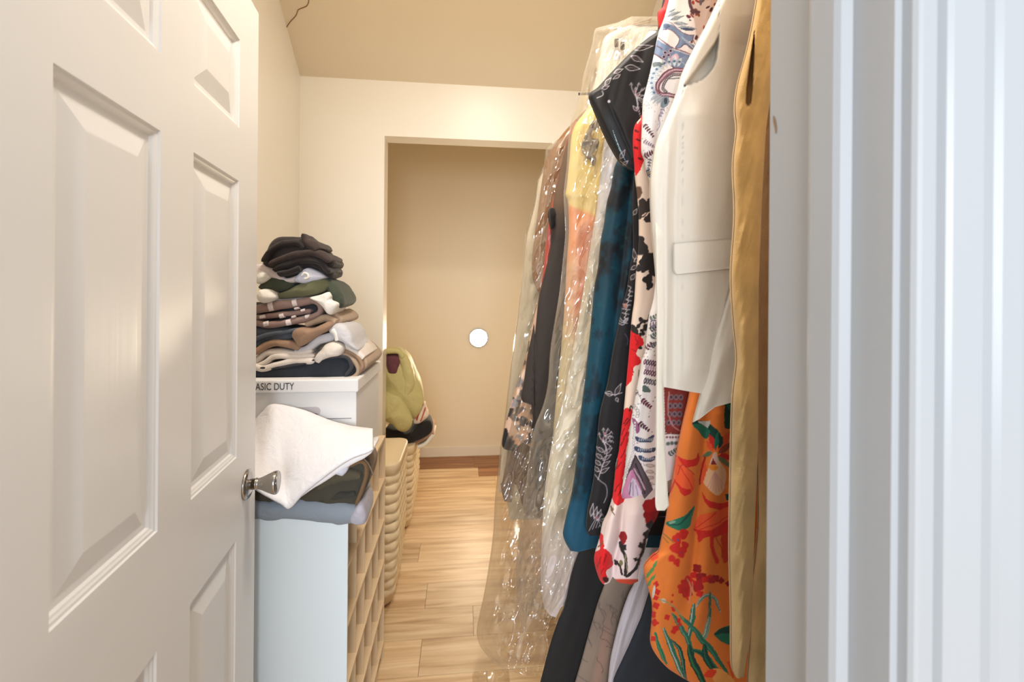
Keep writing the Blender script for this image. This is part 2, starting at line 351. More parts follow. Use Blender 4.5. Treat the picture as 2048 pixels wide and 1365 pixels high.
# ------------------------------------------------------------------ cloth builders
class Print:
    """paints a fabric's own print, in the cloth's flat coordinates"""
    def __init__(s, x, y, base):
        s.x0, s.y0 = x, y; s.x, s.y = x.copy(), y.copy(); s.c = np.tile(np.array(base, float), (len(x), 1))
    def warp(s, amp, sc, seed=1):
        s.x = s.x0+(fbm(s.x0/sc, s.y0/sc, seed)-.5)*2*amp; s.y = s.y0+(fbm(s.x0/sc, s.y0/sc, seed+11)-.5)*2*amp
    def unwarp(s): s.x, s.y = s.x0, s.y0
    def mix(s, idx, m, col):
        m = np.asarray(m)[:, None]; s.c[idx] = s.c[idx]*(1-m)+np.array(col, float)*m
    def near(s, x0, x1, y0, y1): return np.nonzero((s.x > x0) & (s.x < x1) & (s.y > y0) & (s.y < y1))[0]
    def poly(s, pts, col, a=1.0, smooth=0):
        P = smooth_path(pts, smooth, True) if smooth else np.array(pts, float)
        i = s.near(P[:, 0].min(), P[:, 0].max(), P[:, 1].min(), P[:, 1].max())
        if not len(i): return
        x, y = s.x[i], s.y[i]; ins = np.zeros(len(i), bool)
        for (ax, ay), (bx, by) in zip(P, np.roll(P, -1, 0)):
            if ay == by: continue
            c = ((ay > y) != (by > y)) & (x < (bx-ax)*(y-ay)/(by-ay)+ax); ins ^= c
        s.mix(i, ins*a, col)
    def ell(s, cx, cy, rx, ry, col, ang=0, a=1.0, soft=.15):
        R = max(rx, ry)*(1+soft); i = s.near(cx-R, cx+R, cy-R, cy+R)
        if not len(i): return
        t = math.radians(ang); dx, dy = s.x[i]-cx, s.y[i]-cy
        q = np.hypot((dx*math.cos(t)+dy*math.sin(t))/rx, (-dx*math.sin(t)+dy*math.cos(t))/ry)
        s.mix(i, np.clip((1+soft-q)/(2*soft), 0, 1)*a, col)
    def dist(s, i, P):
        d = np.full(len(i), 1e9); x, y = s.x[i], s.y[i]
        for (ax, ay), (bx, by) in zip(P[:-1], P[1:]):
            ux, uy = bx-ax, by-ay; t = np.clip(((x-ax)*ux+(y-ay)*uy)/(ux*ux+uy*uy+1e-9), 0, 1)
            d = np.minimum(d, np.hypot(x-ax-t*ux, y-ay-t*uy))
        return d
    def line(s, pts, w, col, a=1.0, smooth=0, dash=None):
        P = smooth_path(pts, smooth) if smooth else np.array(pts, float)
        i = s.near(P[:, 0].min()-w, P[:, 0].max()+w, P[:, 1].min()-w, P[:, 1].max()+w)
        if not len(i): return
        s.mix(i, np.clip((w/2+.6-s.dist(i, P))/1.2, 0, 1)*a, col)
    def dots(s, pts, gap, r, col, smooth=40):
        P = smooth_path(pts, smooth); L = np.concatenate([[0], np.cumsum(np.hypot(*np.diff(P, axis=0).T))])
        for q in np.arange(0, L[-1], gap): s.ell(np.interp(q, L, P[:, 0]), np.interp(q, L, P[:, 1]), r, r, col, soft=.4)
    def leaf(s, x0, y0, x1, y1, w, col, a=1.0, vein=None):
        dx, dy = x1-x0, y1-y0; n = math.hypot(dx, dy)+1e-6; ox, oy = -dy/n*w/2, dx/n*w/2
        q = lambda t, k: (x0+dx*t+ox*k, y0+dy*t+oy*k)
        s.poly([q(0, 0), q(.2, .7), q(.45, 1), q(.75, .6), q(1, 0), q(.75, -.6), q(.45, -1), q(.2, -.7)], col, a)
        if vein: s.line([q(.05, 0), q(.95, 0)], max(1.2, w*.12), vein)
    def bloom(s, cx, cy, r, n, col, rot=0, core=None, sq=1.0, seed=0):
        R = r*1.35; i = s.near(cx-R, cx+R, cy-R*sq, cy+R*sq)
        if not len(i): return
        dx, dy = s.x[i]-cx, (s.y[i]-cy)/sq; a = np.arctan2(dy, dx)+rot; q = np.hypot(dx, dy)
        lim = r*(.87+.13*np.cos(n*a)+.16*(vnoise(a*3+9, q*0+seed, seed)-.5))
        s.mix(i, np.clip((lim-q)/1.2+.5, 0, 1), col)
        if core: s.ell(cx, cy, r*.22, r*.22*sq, core, soft=.4)

def grid_mesh(nr, nc, flip=False, off=0):
    i = np.arange(nr-1)[:, None]*nc+np.arange(nc-1)[None, :]+off
    q = np.stack([i, i+1, i+nc+1, i+nc], -1).reshape(-1, 4)
    return q[:, ::-1] if flip else q
def np_mesh(name, v, q, m, parent=None, col=None, smooth=True):
    me = bpy.data.meshes.new(name); me.vertices.add(len(v)); me.vertices.foreach_set('co', np.ascontiguousarray(v, np.float32).ravel())
    me.loops.add(q.size); me.loops.foreach_set('vertex_index', np.ascontiguousarray(q, np.int32).ravel())
    me.polygons.add(len(q)); me.polygons.foreach_set('loop_start', np.arange(len(q), dtype=np.int32)*4)
    me.update(calc_edges=True); me.validate()
    if smooth: me.polygons.foreach_set('use_smooth', np.ones(len(me.polygons), bool))
    if col is not None:
        a = me.color_attributes.new('Col', 'FLOAT_COLOR', 'POINT'); c = np.ones((len(v), 4), np.float32); c[:, :3] = lin(np.clip(col, 0, 255)); a.data.foreach_set('color', c.ravel())
    return link(name, me, m, parent)
def curve_at(c, y):
    c = np.array(c, float)
    o = np.argsort(c[:, 1], kind='stable'); return np.interp(y, c[o, 1], c[o, 0])
def cloth(name, Y, left, base, m, parent=None, V=60, step=(4, 6), right=None, XE=0.87, T=.022, Wd=24, ridges=(), wave=(.004, 40), seed=1, paint=None, hem=None, hemH=140, recess=None, film=False, smoothleft=True, noise_amp=.0):
    """a hanging garment: front and back cloth joined round the aisle-side edge, folds modelled in depth"""
    Yc = (lambda py: np.full(np.shape(py), float(Y))) if np.isscalar(Y) else (lambda py: np.interp(py, [k[1] for k in Y], [k[0] for k in Y]))
    y0, y1 = left[0][1], left[-1][1]
    if smoothleft:
        sp = smooth_path(left, len(left)*8); left_ = [(a, b) for a, b in sp]
    else: left_ = left
    nr = max(4, int((y1-y0)/step[1])); py = np.linspace(y0, y1, nr); lx = curve_at(left_, py)
    if right is not None: rx = curve_at(right, py)
    else:
        yy = Yc(py); k = np.array([XE, 0, 0]); P = np.stack([np.full(nr, XE), yy], 1)
        zc = P[:, 0]*fw[0]+P[:, 1]*fw[1]; xc = P[:, 0]*r0[0]+P[:, 1]*r0[1]; rx = CX+F*xc/zc
    rx = np.maximum(rx, lx+10)
    nd = max(6, int(V/step[0])); d1 = np.linspace(0, 1, nd)**1.25; ncs = 10
    D = np.minimum(V, (rx-lx)*.8)[:, None]*d1[None, :]
    rest = np.linspace(0, 1, ncs+1)[1:]
    PX = np.concatenate([lx[:, None]+D, lx[:, None]+D[:, -1:]+(rx-lx-D[:, -1])[:, None]*rest[None, :]], 1)
    nc = PX.shape[1]; PY = np.repeat(py[:, None], nc, 1)
    if hem is not None:
        h = np.array(hem, float); t = np.clip((PY-(y1-hemH))/hemH, 0, 1); t = t*t*(3-2*t)
        PY = PY+(np.interp(PX, h[:, 0], h[:, 1])-y1)*t
    dl = PX-lx[:, None]; dr = rx[:, None]-PX
    prof = lambda d, w: np.sqrt(np.clip(1-(1-np.minimum(d/w, 1))**2, 0, 1))
    pf = prof(dl, Wd)*prof(dr, Wd)
    lim = np.minimum(1, dl/Wd)*np.minimum(1, dr/Wd)
    disp = np.zeros_like(PX)
    if wave[0]:
        n = fbm((PX+.25*(PY-y0))/wave[1], PY/wave[1]/7, seed)-.45; disp += wave[0]*2.2*n*lim
    if film: cr = fbm((PX+.35*(PY-y0))/22, PY/70, seed+2); disp += .030*(1-np.abs(2*cr-1)*2.2)*lim
    if noise_amp: disp += noise_amp*(fbm(PX/26, PY/34, seed+5)-.5)*2*lim
    for pts, w, a in ridges:
        xr = curve_at(pts, PY); yy = np.array(pts)[:, 1]; fade = np.clip((PY-yy.min()+30)/60, 0, 1)*np.clip((yy.max()+30-PY)/60, 0, 1)
        disp += a*np.exp(-((PX-xr)/w)**2)*fade*np.minimum(1, dl/8)
    YC = Yc(PY.ravel()).reshape(PY.shape)
    YFr = YC-T*pf-disp
    if recess is not None: YFr = YFr+recess(PX, PY)
    YBk = np.maximum(YC+T*.8*pf, YFr+.002)
    fr = onY(PX.ravel(), PY.ravel(), YFr.ravel()); bk = onY(PX.ravel(), PY.ravel(), YC.ravel()); bk[:, 1] = YBk.ravel()
    v = np.concatenate([fr, bk]); N = nr*nc
    q = np.concatenate([grid_mesh(nr, nc, True), grid_mesh(nr, nc, False, N)])
    j = np.arange(nc-1); i = np.arange(nr-1)
    if not film:
        bt = (nr-1)*nc+j; q = np.concatenate([q, np.stack([bt, bt+1, bt+1+N, bt+N], -1), np.stack([j+1, j, j+N, j+1+N], -1)])
    lf = i*nc; q = np.concatenate([q, np.stack([lf, lf+nc, lf+nc+N, lf+N], -1)])
    rg = i*nc+nc-1; q = np.concatenate([q, np.stack([rg+nc, rg, rg+N, rg+nc+N], -1)])
    col = None
    if base is not None:
        P = Print(PX.ravel(), PY.ravel(), base)
        if paint: paint(P)
        col = np.concatenate([P.c, P.c])
    return np_mesh(name, v, q, m, parent, col)

def ribbon(name, path, th, Y0, depth, m, parent=None, bulge=.010, wr=.0015, n=40, seed=0, yslant=0.0, taper=True):
    """one layer of folded cloth: a thick band with a rounded folded edge to the front, running back in depth"""
    P = smooth_path(path, n); tg = np.gradient(P, axis=0); tg /= np.hypot(tg[:, 0], tg[:, 1])[:, None]+1e-9; nm = np.stack([-tg[:, 1], tg[:, 0]], 1)
    H = np.interp(np.linspace(0, 1, n), np.linspace(0, 1, len(th)) if hasattr(th, '__len__') else [0, 1], th if hasattr(th, '__len__') else [th, th])/2
    if taper:
        e = np.linspace(0, 1, n); H = H*np.sqrt(np.clip(1-np.clip(1-e/.07, 0, 1)**2, .04, 1))*np.sqrt(np.clip(1-np.clip(1-(1-e)/.07, 0, 1)**2, .04, 1))
    sec = [(-1, depth), (-1, depth*.5), (-1, .012)]+[(math.sin(a), -bulge*math.cos(a)) for a in np.linspace(-math.pi/2*.98, math.pi/2*.98, 11)]+[(1, .012), (1, depth*.5), (1, depth)]
    v = []
    for i in range(n):
        for (c, d) in sec:
            q = P[i]+nm[i]*H[i]*c; p = at(q[0], q[1], Y0); p.y += d+yslant*i/n
            w = mnoise.noise(p*38+Vector((seed*3.1, 0, seed)))*wr+mnoise.noise(p*14+Vector((seed, 2, 0)))*wr*1.6
            p += Vector((w, -abs(w), w)); v.append(p)
    k = len(sec); f = [(i*k+j, i*k+j+1, (i+1)*k+j+1, (i+1)*k+j) for i in range(n-1) for j in range(k-1)]
    f += [tuple(range(k))[::-1], tuple(range((n-1)*k, n*k))]+[(i*k+k-1, i*k, (i+1)*k, (i+1)*k+k-1) for i in range(n-1)]
    o = mk(name, v, f, m, parent, True); fixn(o.data); return o
def slab(name, outline, Y0, depth, m, parent=None, bulge=.02, wr=.003, n=72, seed=0, rnd=.012, freq=30, closed_smooth=True):
    """a soft crumpled bundle of cloth with the given outline, rounded towards the front"""
    O = smooth_path(outline, n, True) if closed_smooth else np.array(outline, float); n = len(O)
    W0 = np.array([list(at(a, b, Y0)) for a, b in O]); c = W0.mean(0); v = []
    rings = [(.06, -bulge), (.3, -bulge*.93), (.55, -bulge*.75), (.78, -bulge*.45), (.92, -bulge*.1), (1.0, rnd), (1.0, rnd*2.5), (.97, depth*.4), (.88, depth*.7), (.7, depth*.9), (.4, depth)]
    for s, d in rings:
        for p0 in W0:
            p = Vector((c[0]+(p0[0]-c[0])*s, Y0+d, c[2]+(p0[2]-c[2])*s))
            q = p*freq+Vector((seed*5.3, seed*1.7, 0))
            w = Vector((mnoise.noise(q), mnoise.noise(q+Vector((9, 2, 4))), mnoise.noise(q+Vector((3, 7, 1)))))*wr
            r = 1-abs(mnoise.noise(p*freq*.55+Vector((seed*2.0, 5, seed))))*2
            p += Vector((w.x*.5, w.y-r*wr*1.5, w.z*.5)); v.append(p)
    R = len(rings); f = [(i*n+j, i*n+(j+1) % n, (i+1)*n+(j+1) % n, (i+1)*n+j) for i in range(R-1) for j in range(n)]
    f += [tuple(range(n))[::-1], tuple(range((R-1)*n, R*n))]
    o = mk(name, v, f, m, parent, True); fixn(o.data); return o

def fab(rgb, rough=.85, w=700, s=.35):
    nm = 'fabric_%d_%d_%d' % rgb
    if nm in MATS: return MATS[nm]
    m = cloth_mat(nm, rough, .12, w, s, rgb=rgb); nt = m.node_tree; l = nt.links.new
    old = [n for n in nt.nodes if n.type == 'BUMP'][0]; tc = [n for n in nt.nodes if n.type == 'TEX_COORD'][0]
    n = nt.nodes.new('ShaderNodeTexNoise'); n.inputs['Scale'].default_value = 34; n.inputs['Detail'].default_value = 3; n.inputs['Distortion'].default_value = 1.2
    bp = nt.nodes.new('ShaderNodeBump'); bp.inputs['Strength'].default_value = .32; bp.inputs['Distance'].default_value = .010
    l(tc.outputs['Object'], n.inputs['Vector']); l(n.outputs['Fac'], bp.inputs['Height']); l(bp.outputs[0], old.inputs['Normal'])
    return m

# ------------------------------------------------------------------ cubby shoe rack
M_lam = mat('white_laminate', (218, 228, 234), .4, .4)
M_lam2 = mat('pale_maple_laminate', (232, 205, 168), .45, .4)
RX0, RX1, RY0, RY1, RZ = -.60, -.286, 1.217, 1.795, .834
rack = empty('cubby_rack', ((RX0+RX1)/2, (RY0+RY1)/2, 0)); tag(rack, 'shoe cubby rack of small square compartments with a white end panel, behind the door', 'rack')
box('side_panel', (RX0, RY0, 0), (RX1, RY0+.006, RZ), M_lam, rack)
box('side_panel', (RX0, RY1-.006, 0), (RX1, RY1, RZ), M_lam2, rack)
box('top_panel', (RX0, RY0, RZ), (RX1, RY1, RZ+.008), M_lam2, rack)
box('back_panel', (RX0-.004, RY0, 0), (RX0, RY1, RZ), M_lam2, rack)
for zz in (.682, .528, .374, .220, .066):
    box('shelf', (RX0, RY0+.006, zz-.006), (RX1, RY1-.006, zz), M_lam2, rack)
cw = (RY1-RY0-.012)/5
for k in range(1, 5):
    box('divider', (RX0+.004, RY0+.006+k*cw-.002, 0), (RX1-.004, RY0+.006+k*cw+.002, RZ), M_lam2, rack)

# ------------------------------------------------------------------ storage box with lid
M_card = mat('white_cardboard', (232, 230, 230), .7, .3, bump=(140, .12))
BX0, BX1, BY0, BY1, BZ0, BZ1 = -.700, -.306, 1.392, 1.752, RZ+.0085, 1.127
bx = empty('storage_box', ((BX0+BX1)/2, (BY0+BY1)/2, BZ0)); tag(bx, 'white cardboard storage box with lid lettered BASIC DUTY on the cubby rack', 'box')
box('box_body', (BX0, BY0, BZ0), (BX1, BY1, BZ1-.004), M_card, bx, .003)
lid = box('lid', (BX0-.006, BY0-.006, 1.093), (BX1+.006, BY1+.008, 1.131), M_card, bx, .004)
M_ink = mat('grey_print_ink', (70, 68, 72), .7)
cu = bpy.data.curves.new('lettering', 'FONT'); cu.body = 'BASIC DUTY'; cu.size = .0285; cu.extrude = .0003; cu.space_character = 1.0
to = bpy.data.objects.new('tmp', cu); COL.objects.link(to); dg = bpy.context.evaluated_depsgraph_get()
me = bpy.data.meshes.new_from_object(to.evaluated_get(dg)); bpy.data.objects.remove(to)
pe = at(588, 780, BY0-.0075); w = max(vv.co.x for vv in me.vertices); k = .103/ w * 1.14
for vv in me.vertices: vv.co = Vector((pe.x-(w-vv.co.x)*k, BY0-.0066-vv.co.z, pe.z+vv.co.y*1.0))
lt = link('lettering', me, M_ink, None); lt.parent = lid
p = at(648, 838, BY0); q = at(703, 838, BY0)
box('printed_rule', (p.x, BY0-.0008, p.z-.0007), (q.x, BY0, p.z+.0007), M_ink, bx)
h0 = at(572, 824, BY0); h1 = at(641, 824, BY0); hr = .0125
hv = []; hn = 40
for k in range(hn):
    a = 2*math.pi*k/hn; cxx = (h1.x-hr) if math.cos(a) > 0 else (h0.x+hr); hv.append((cxx+hr*math.cos(a), h0.z+hr*math.sin(a)))
hop = mk('handle_opening', [(a, BY0-.0009, b) for a, b in hv], [tuple(range(hn))[::-1]], mat('shadowed_card_inside', (198, 190, 192), .8), bx)
mk('handle_rim', [(h1.x-.030+.022*math.cos(t)*1.0, BY0-.0014, h0.z-.0085+.0035*math.sin(t)) for t in np.linspace(0, 2*math.pi, 24, False)], [tuple(range(24))[::-1]], mat('dark_red_rim', (120, 40, 55), .7), hop)

# ------------------------------------------------------------------ stack of folded clothes on the box
G = 'folded clothes stacked on the box'
def stack(name, label, loc=(560, 740)):
    e = empty(name, tuple(at(loc[0], loc[1], 1.5))); return tag(e, label, 'clothes', G)
Yp = 1.455
c_navy = fab((44, 48, 56)); c_tau = fab((176, 150, 126)); c_lgt = fab((226, 214, 204)); c_gry = fab((205, 202, 206)); c_brn = fab((160, 128, 104))
c_slate = fab((86, 92, 102)); c_flan = fab((150, 124, 116)); c_wht = fab((240, 234, 226)); c_olv = fab((106, 106, 78)); c_dol = fab((68, 74, 60)); c_pnk = fab((226, 212, 210)); c_blk = fab((44, 37, 36)); c_char = fab((62, 60, 64)); c_lil = fab((212, 212, 226))
g = stack('folded_trousers', 'dark navy folded trousers at the bottom of the stack, lying on the box lid')
slab('fold', [(470, 754), (500, 742), (540, 736), (600, 726), (650, 714), (685, 711), (704, 722), (709, 738), (704, 750), (686, 757), (600, 758), (520, 758)], Yp-.02, .26, c_navy, g, .008, .002, seed=1)
ribbon('fold', [(500, 738), (560, 735), (610, 726), (660, 715), (692, 716), (702, 735), (690, 752)], 6, Yp-.028, .2, c_char, g, .004, .001, seed=2)
g = stack('folded_sweater', 'taupe folded knit curling round the dark navy trousers')
ribbon('fold', [(655, 714), (684, 709), (705, 718), (716, 735), (714, 748), (702, 757)], 8, Yp-.012, .26, c_tau, g, .008, .001, seed=3)
ribbon('fold', [(672, 703), (700, 706), (718, 718), (724, 734), (716, 747)], 9, Yp, .26, c_brn, g, .008, .001, seed=4)
ribbon('fold', [(690, 700), (712, 704), (726, 718), (732, 728), (724, 740)], 10, Yp+.015, .24, c_tau, g, .008, .001, seed=5)
g = stack('folded_sweatshirt', 'cream folded sweatshirt with three soft folds above the navy trousers')
ribbon('fold', [(480, 735), (513, 721), (535, 706), (563, 704), (590, 709), (625, 703)], 14, Yp-.005, .26, c_lgt, g, .012, .002, seed=6)
ribbon('fold', [(500, 738), (530, 726), (546, 715), (567, 714), (597, 713), (630, 712)], 11, Yp-.014, .26, c_lgt, g, .010, .002, seed=7)
ribbon('fold', [(480, 732), (513, 736), (528, 738), (546, 733), (572, 726), (600, 721), (632, 722)], 13, Yp-.022, .26, c_lgt, g, .010, .002, seed=8)
slab('rolled_end', [(628, 722), (632, 710), (641, 700), (650, 690), (668, 684), (684, 690), (687, 700), (680, 712), (660, 716), (645, 722), (637, 728)], Yp-.03, .22, c_lgt, g, .016, .003, seed=9)
ribbon('fold', [(676, 690), (700, 695), (716, 706), (727, 718)], [14, 16, 14], Yp+.005, .22, c_lgt, g, .01, .002, seed=10)
g = stack('folded_towel', 'pale grey folded towel with a hanging corner under the tan sweater')
ribbon('fold', [(590, 703), (614, 699), (640, 680), (670, 672)], [10, 16, 18], Yp-.006, .26, c_gry, g, .010, .002, seed=11)
slab('corner', [(657, 662), (663, 652), (676, 647), (692, 652), (703, 668), (709, 688), (716, 702), (704, 700), (690, 688), (676, 682), (668, 678)], Yp-.018, .24, c_gry, g, .014, .003, seed=12)
ribbon('fold', [(664, 660), (672, 668), (674, 682)], 9, Yp-.03, .1, c_wht, g, .006, .001, seed=13)
g = stack('folded_jumper', 'tan brown folded sweater in the middle of the stack')
ribbon('fold', [(480, 712), (514, 702), (535, 690), (556, 686), (584, 690), (600, 697)], [12, 15, 15, 18], Yp-.014, .26, c_brn, g, .010, .002, seed=14)
slab('fold', [(581, 672), (586, 660), (600, 655), (625, 656), (645, 648), (660, 642), (668, 650), (655, 662), (630, 676), (610, 690), (596, 694), (588, 684)], Yp-.03, .24, c_brn, g, .016, .003, seed=15)
ribbon('fold', [(612, 650), (632, 642), (652, 637), (672, 646)], [10, 15, 12], Yp-.012, .26, c_tau, g, .010, .002, seed=16)
ribbon('fold', [(664, 625), (676, 632), (683, 640), (676, 645)], 10, Yp+.02, .2, c_tau, g, .008, .001, seed=17)
g = stack('folded_jeans', 'slate blue folded jeans under the checked flannel shirt')
slab('fold', [(470, 655), (520, 652), (560, 655), (585, 662), (590, 674), (570, 682), (535, 686), (512, 700), (470, 704)], Yp-.004, .26, c_slate, g, .012, .003, seed=18)
ribbon('fold', [(490, 690), (530, 670), (570, 664), (596, 660)], 8, Yp-.02, .2, c_slate, g, .006, .002, seed=19)
g = stack('folded_flannel_shirt', 'grey brown checked flannel shirt with white squares folded in the stack')
slab('inner_layer', [(480, 606), (530, 618), (600, 612), (630, 604), (640, 620), (630, 638), (590, 646), (540, 650), (480, 648)], Yp+.004, .24, c_char, g, .004, .002, seed=20)
R1 = [(500, 622), (529, 616), (556, 611), (597, 606), (632, 600)]
flan = ribbon('fold', R1, [16, 18, 18, 14], Yp-.016, .26, c_flan, g, .011, .002, seed=21)
ribbon('fold', [(490, 628), (518, 634), (542, 632), (583, 628), (625, 621)], 11, Yp-.012, .26, c_flan, g, .009, .002, seed=22)
ribbon('fold', [(490, 644), (515, 648), (549, 650), (583, 644), (628, 634)], 13, Yp-.016, .26, c_flan, g, .010, .002, seed=23)
ribbon('fold', [(622, 602), (636, 607), (641, 618), (636, 628), (618, 636)], 10, Yp-.022, .2, c_flan, g, .008, .001, seed=24)
for (a, b, w, h) in ((542, 613, 9, 19), (590, 606, 9, 14), (564, 632, 8, 9), (607, 621, 8, 6), (594, 617, 8, 5), (533, 648, 9, 10), (578, 645, 9, 12), (616, 634, 9, 9), (588, 634, 7, 5), (526, 634, 10, 7)):
    ribbon('check_square', [(a-w/2, b+1), (a, b), (a+w/2, b-1)], h, Yp-.0225 if h > 9 else Yp-.02, .006, c_pnk, flan, .009, .0004, 8, seed=25, taper=False)
g = stack('folded_vest', 'white cotton cloth poking out on both sides under the olive sweater')
slab('cloth_end', [(618, 596), (640, 590), (655, 584), (661, 592), (661, 600), (673, 606), (673, 615), (663, 629), (655, 629), (645, 615), (632, 604)], Yp-.034, .2, c_wht, g, .014, .003, seed=26)
slab('cloth_end', [(514, 589), (522, 579), (540, 580), (553, 592), (547, 601), (535, 606), (524, 606), (516, 600)], Yp-.034, .2, c_wht, g, .014, .003, seed=27)
ribbon('fold', [(545, 600), (580, 600), (625, 596)], 8, Yp-.004, .2, c_gry, g, .006, .001, seed=28)
g = stack('folded_pullover', 'olive green folded sweater with one end drooping over the stack')
slab('fold', [(515, 576), (528, 562), (548, 554), (575, 558), (590, 568), (580, 580), (560, 584), (535, 582)], Yp-.012, .24, c_dol, g, .014, .003, seed=29)
slab('fold', [(549, 590), (575, 580), (600, 568), (636, 556), (653, 560), (657, 572), (645, 584), (615, 594), (575, 598), (556, 598)], Yp-.02, .24, c_olv, g, .016, .003, seed=30)
slab('drooping_end', [(650, 558), (664, 560), (678, 578), (687, 600), (686, 613), (678, 617), (668, 608), (660, 594), (654, 576)], Yp+.0, .22, c_dol, g, .016, .003, seed=31)
g = stack('folded_t_shirt', 'pinkish white folded shirt directly under the dark crumpled garment')
ribbon('fold', [(500, 552), (520, 541), (545, 548), (572, 561), (600, 556), (620, 548)], [26, 24, 22, 12, 14, 20], Yp-.010, .24, c_pnk, g, .012, .003, seed=32)
slab('rolled_end', [(586, 562), (596, 548), (612, 536), (630, 540), (648, 550), (650, 556), (632, 563), (612, 568), (598, 567)], Yp-.026, .2, c_lil, g, .012, .002, seed=33)
ribbon('roll', [(604, 552), (608, 547), (615, 549), (616, 556), (609, 558)], 5, Yp-.042, .05, c_wht, g, .005, .0005, seed=34)
slab('collar', [(505, 545), (516, 540), (535, 548), (540, 556), (528, 566), (514, 568), (505, 560)], Yp-.028, .2, c_wht, g, .012, .003, seed=35)
g = stack('crumpled_sweatpants', 'dark brown black crumpled garment on top of the stack')
slab('bundle', [(525, 530), (527, 508), (536, 488), (556, 475), (580, 472), (598, 473), (606, 466), (615, 478), (628, 481), (638, 494), (640, 503), (654, 507), (669, 523), (666, 533), (662, 536), (667, 545), (663, 556), (654, 552), (640, 540), (615, 537), (592, 552), (574, 558), (545, 541)], Yp-.014, .22, c_blk, g, .024, .006, 90, seed=36, freq=22)
c_blk2 = fab((62, 50, 47))
for i, (pth, th) in enumerate([([(530, 522), (545, 500), (570, 487), (600, 486), (612, 496)], 12), ([(540, 530), (570, 516), (610, 508), (640, 508), (662, 522)], 13), ([(548, 540), (580, 528), (612, 520), (640, 524), (662, 545)], 12), ([(556, 548), (580, 544), (605, 534)], 12), ([(606, 470), (612, 484), (630, 492), (636, 500)], [8, 20, 16])]):
    ribbon('fold', pth, th, Yp-.034-.004*(i % 2), .12, c_blk2 if i in (1, 4) else c_blk, g, .012, .003, seed=40+i)

# ------------------------------------------------------------------ clothes on the rack in front of the box
G2 = 'clothes piled on the cubby rack'
g = tag(empty('fleece_blanket', tuple(at(600, 1036, 1.3))), 'blue grey fleece folded flat on the cubby rack under the olive trousers', 'clothes', G2)
ribbon('fold', [(440, 1021), (513, 1019), (580, 1018), (640, 1022), (690, 1026), (715, 1028)], [38, 38, 40, 46, 46, 30], 1.225, .165, fab((138, 147, 158)), g, .018, .003, 60, seed=50)
slab('corner', [(700, 1040), (706, 1022), (718, 1008), (728, 1012), (733, 1030), (732, 1046), (718, 1050), (706, 1048)], 1.212, .14, fab((176, 172, 184)), g, .012, .003, seed=51)
g = tag(empty('cargo_trousers', tuple(at(620, 1010, 1.3))), 'dark olive folded trousers between the white t-shirt and the grey fleece', 'clothes', G2)
slab('fold', [(450, 985), (513, 985), (560, 985), (620, 958), (680, 930), (726, 917), (738, 930), (738, 955), (726, 990), (714, 1020), (690, 1022), (600, 1011), (450, 1006)], 1.235, .155, fab((70, 66, 56)), g, .016, .005, 90, seed=52)
ribbon('fold', [(636, 976), (668, 956), (700, 948), (724, 950)], [10, 22, 20, 10], 1.222, .1, fab((84, 78, 62)), g, .012, .003, seed=53)
ribbon('fold', [(640, 1000), (680, 992), (712, 986)], [10, 16, 10], 1.224, .1, fab((60, 58, 52)), g, .010, .003, seed=54)
ribbon('fold', [(690, 935), (722, 924), (733, 940), (726, 975), (712, 1010)], 8, 1.226, .12, fab((120, 92, 62)), g, .006, .002, seed=55)
tube('drawstring', [at(a, b, 1.215) for a, b in smooth_path([(728, 918), (738, 930), (744, 944), (748, 952)], 12)], .0016, fab((120, 104, 88)), g)
# the white t-shirt: a folded sheet lying over the pile, front corner hanging
bk = smooth_path([(430, 880), (490, 862), (528, 826), (548, 811), (600, 822), (660, 846), (715, 862), (741, 872)], 60)
ft = smooth_path([(430, 960), (490, 972), (530, 992), (560, 1008), (580, 1018), (612, 985), (660, 948), (700, 922), (735, 908), (747, 900)], 60)
v = []; nt_ = 26
for i in range(60):
    A = at(bk[i][0], bk[i][1], 1.375); B = at(ft[i][0], ft[i][1], 1.196)
    for j in range(nt_):
        t = j/(nt_-1); p = A.lerp(B, t)
        p.z += .022*math.sin(math.pi*t)+.007*mnoise.noise(Vector((p.x*16, p.y*18, 3)))*min(1, t*5)*min(1, (1-t)*6+.3); p.y += .012*math.sin(math.pi*t)
        v.append(p)
f = [(i*nt_+j, i*nt_+j+1, (i+1)*nt_+j+1, (i+1)*nt_+j) for i in range(59) for j in range(nt_-1)]
g = tag(empty('t_shirt', tuple(at(620, 960, 1.3))), 'white folded t-shirt lying over the olive trousers against the box', 'clothes', G2)
c_tee = fab((238, 234, 236))
o = mk('shirt_body', v, f, c_tee, g, True); sm = o.modifiers.new('thick', 'SOLIDIFY'); sm.thickness = .007; sm.offset = -1; fixn(o.data)
ribbon('hem_fold', [(578, 1014), (612, 983), (650, 958), (690, 930), (722, 912), (745, 900)], [3, 7, 9, 13, 16, 8], 1.203, .10, c_tee, g, .006, .0015, 50, seed=57)
slab('sleeve', [(662, 948), (680, 936), (698, 926), (696, 940), (686, 952), (674, 950)], 1.206, .06, c_lil, g, .008, .002, 40, seed=58)

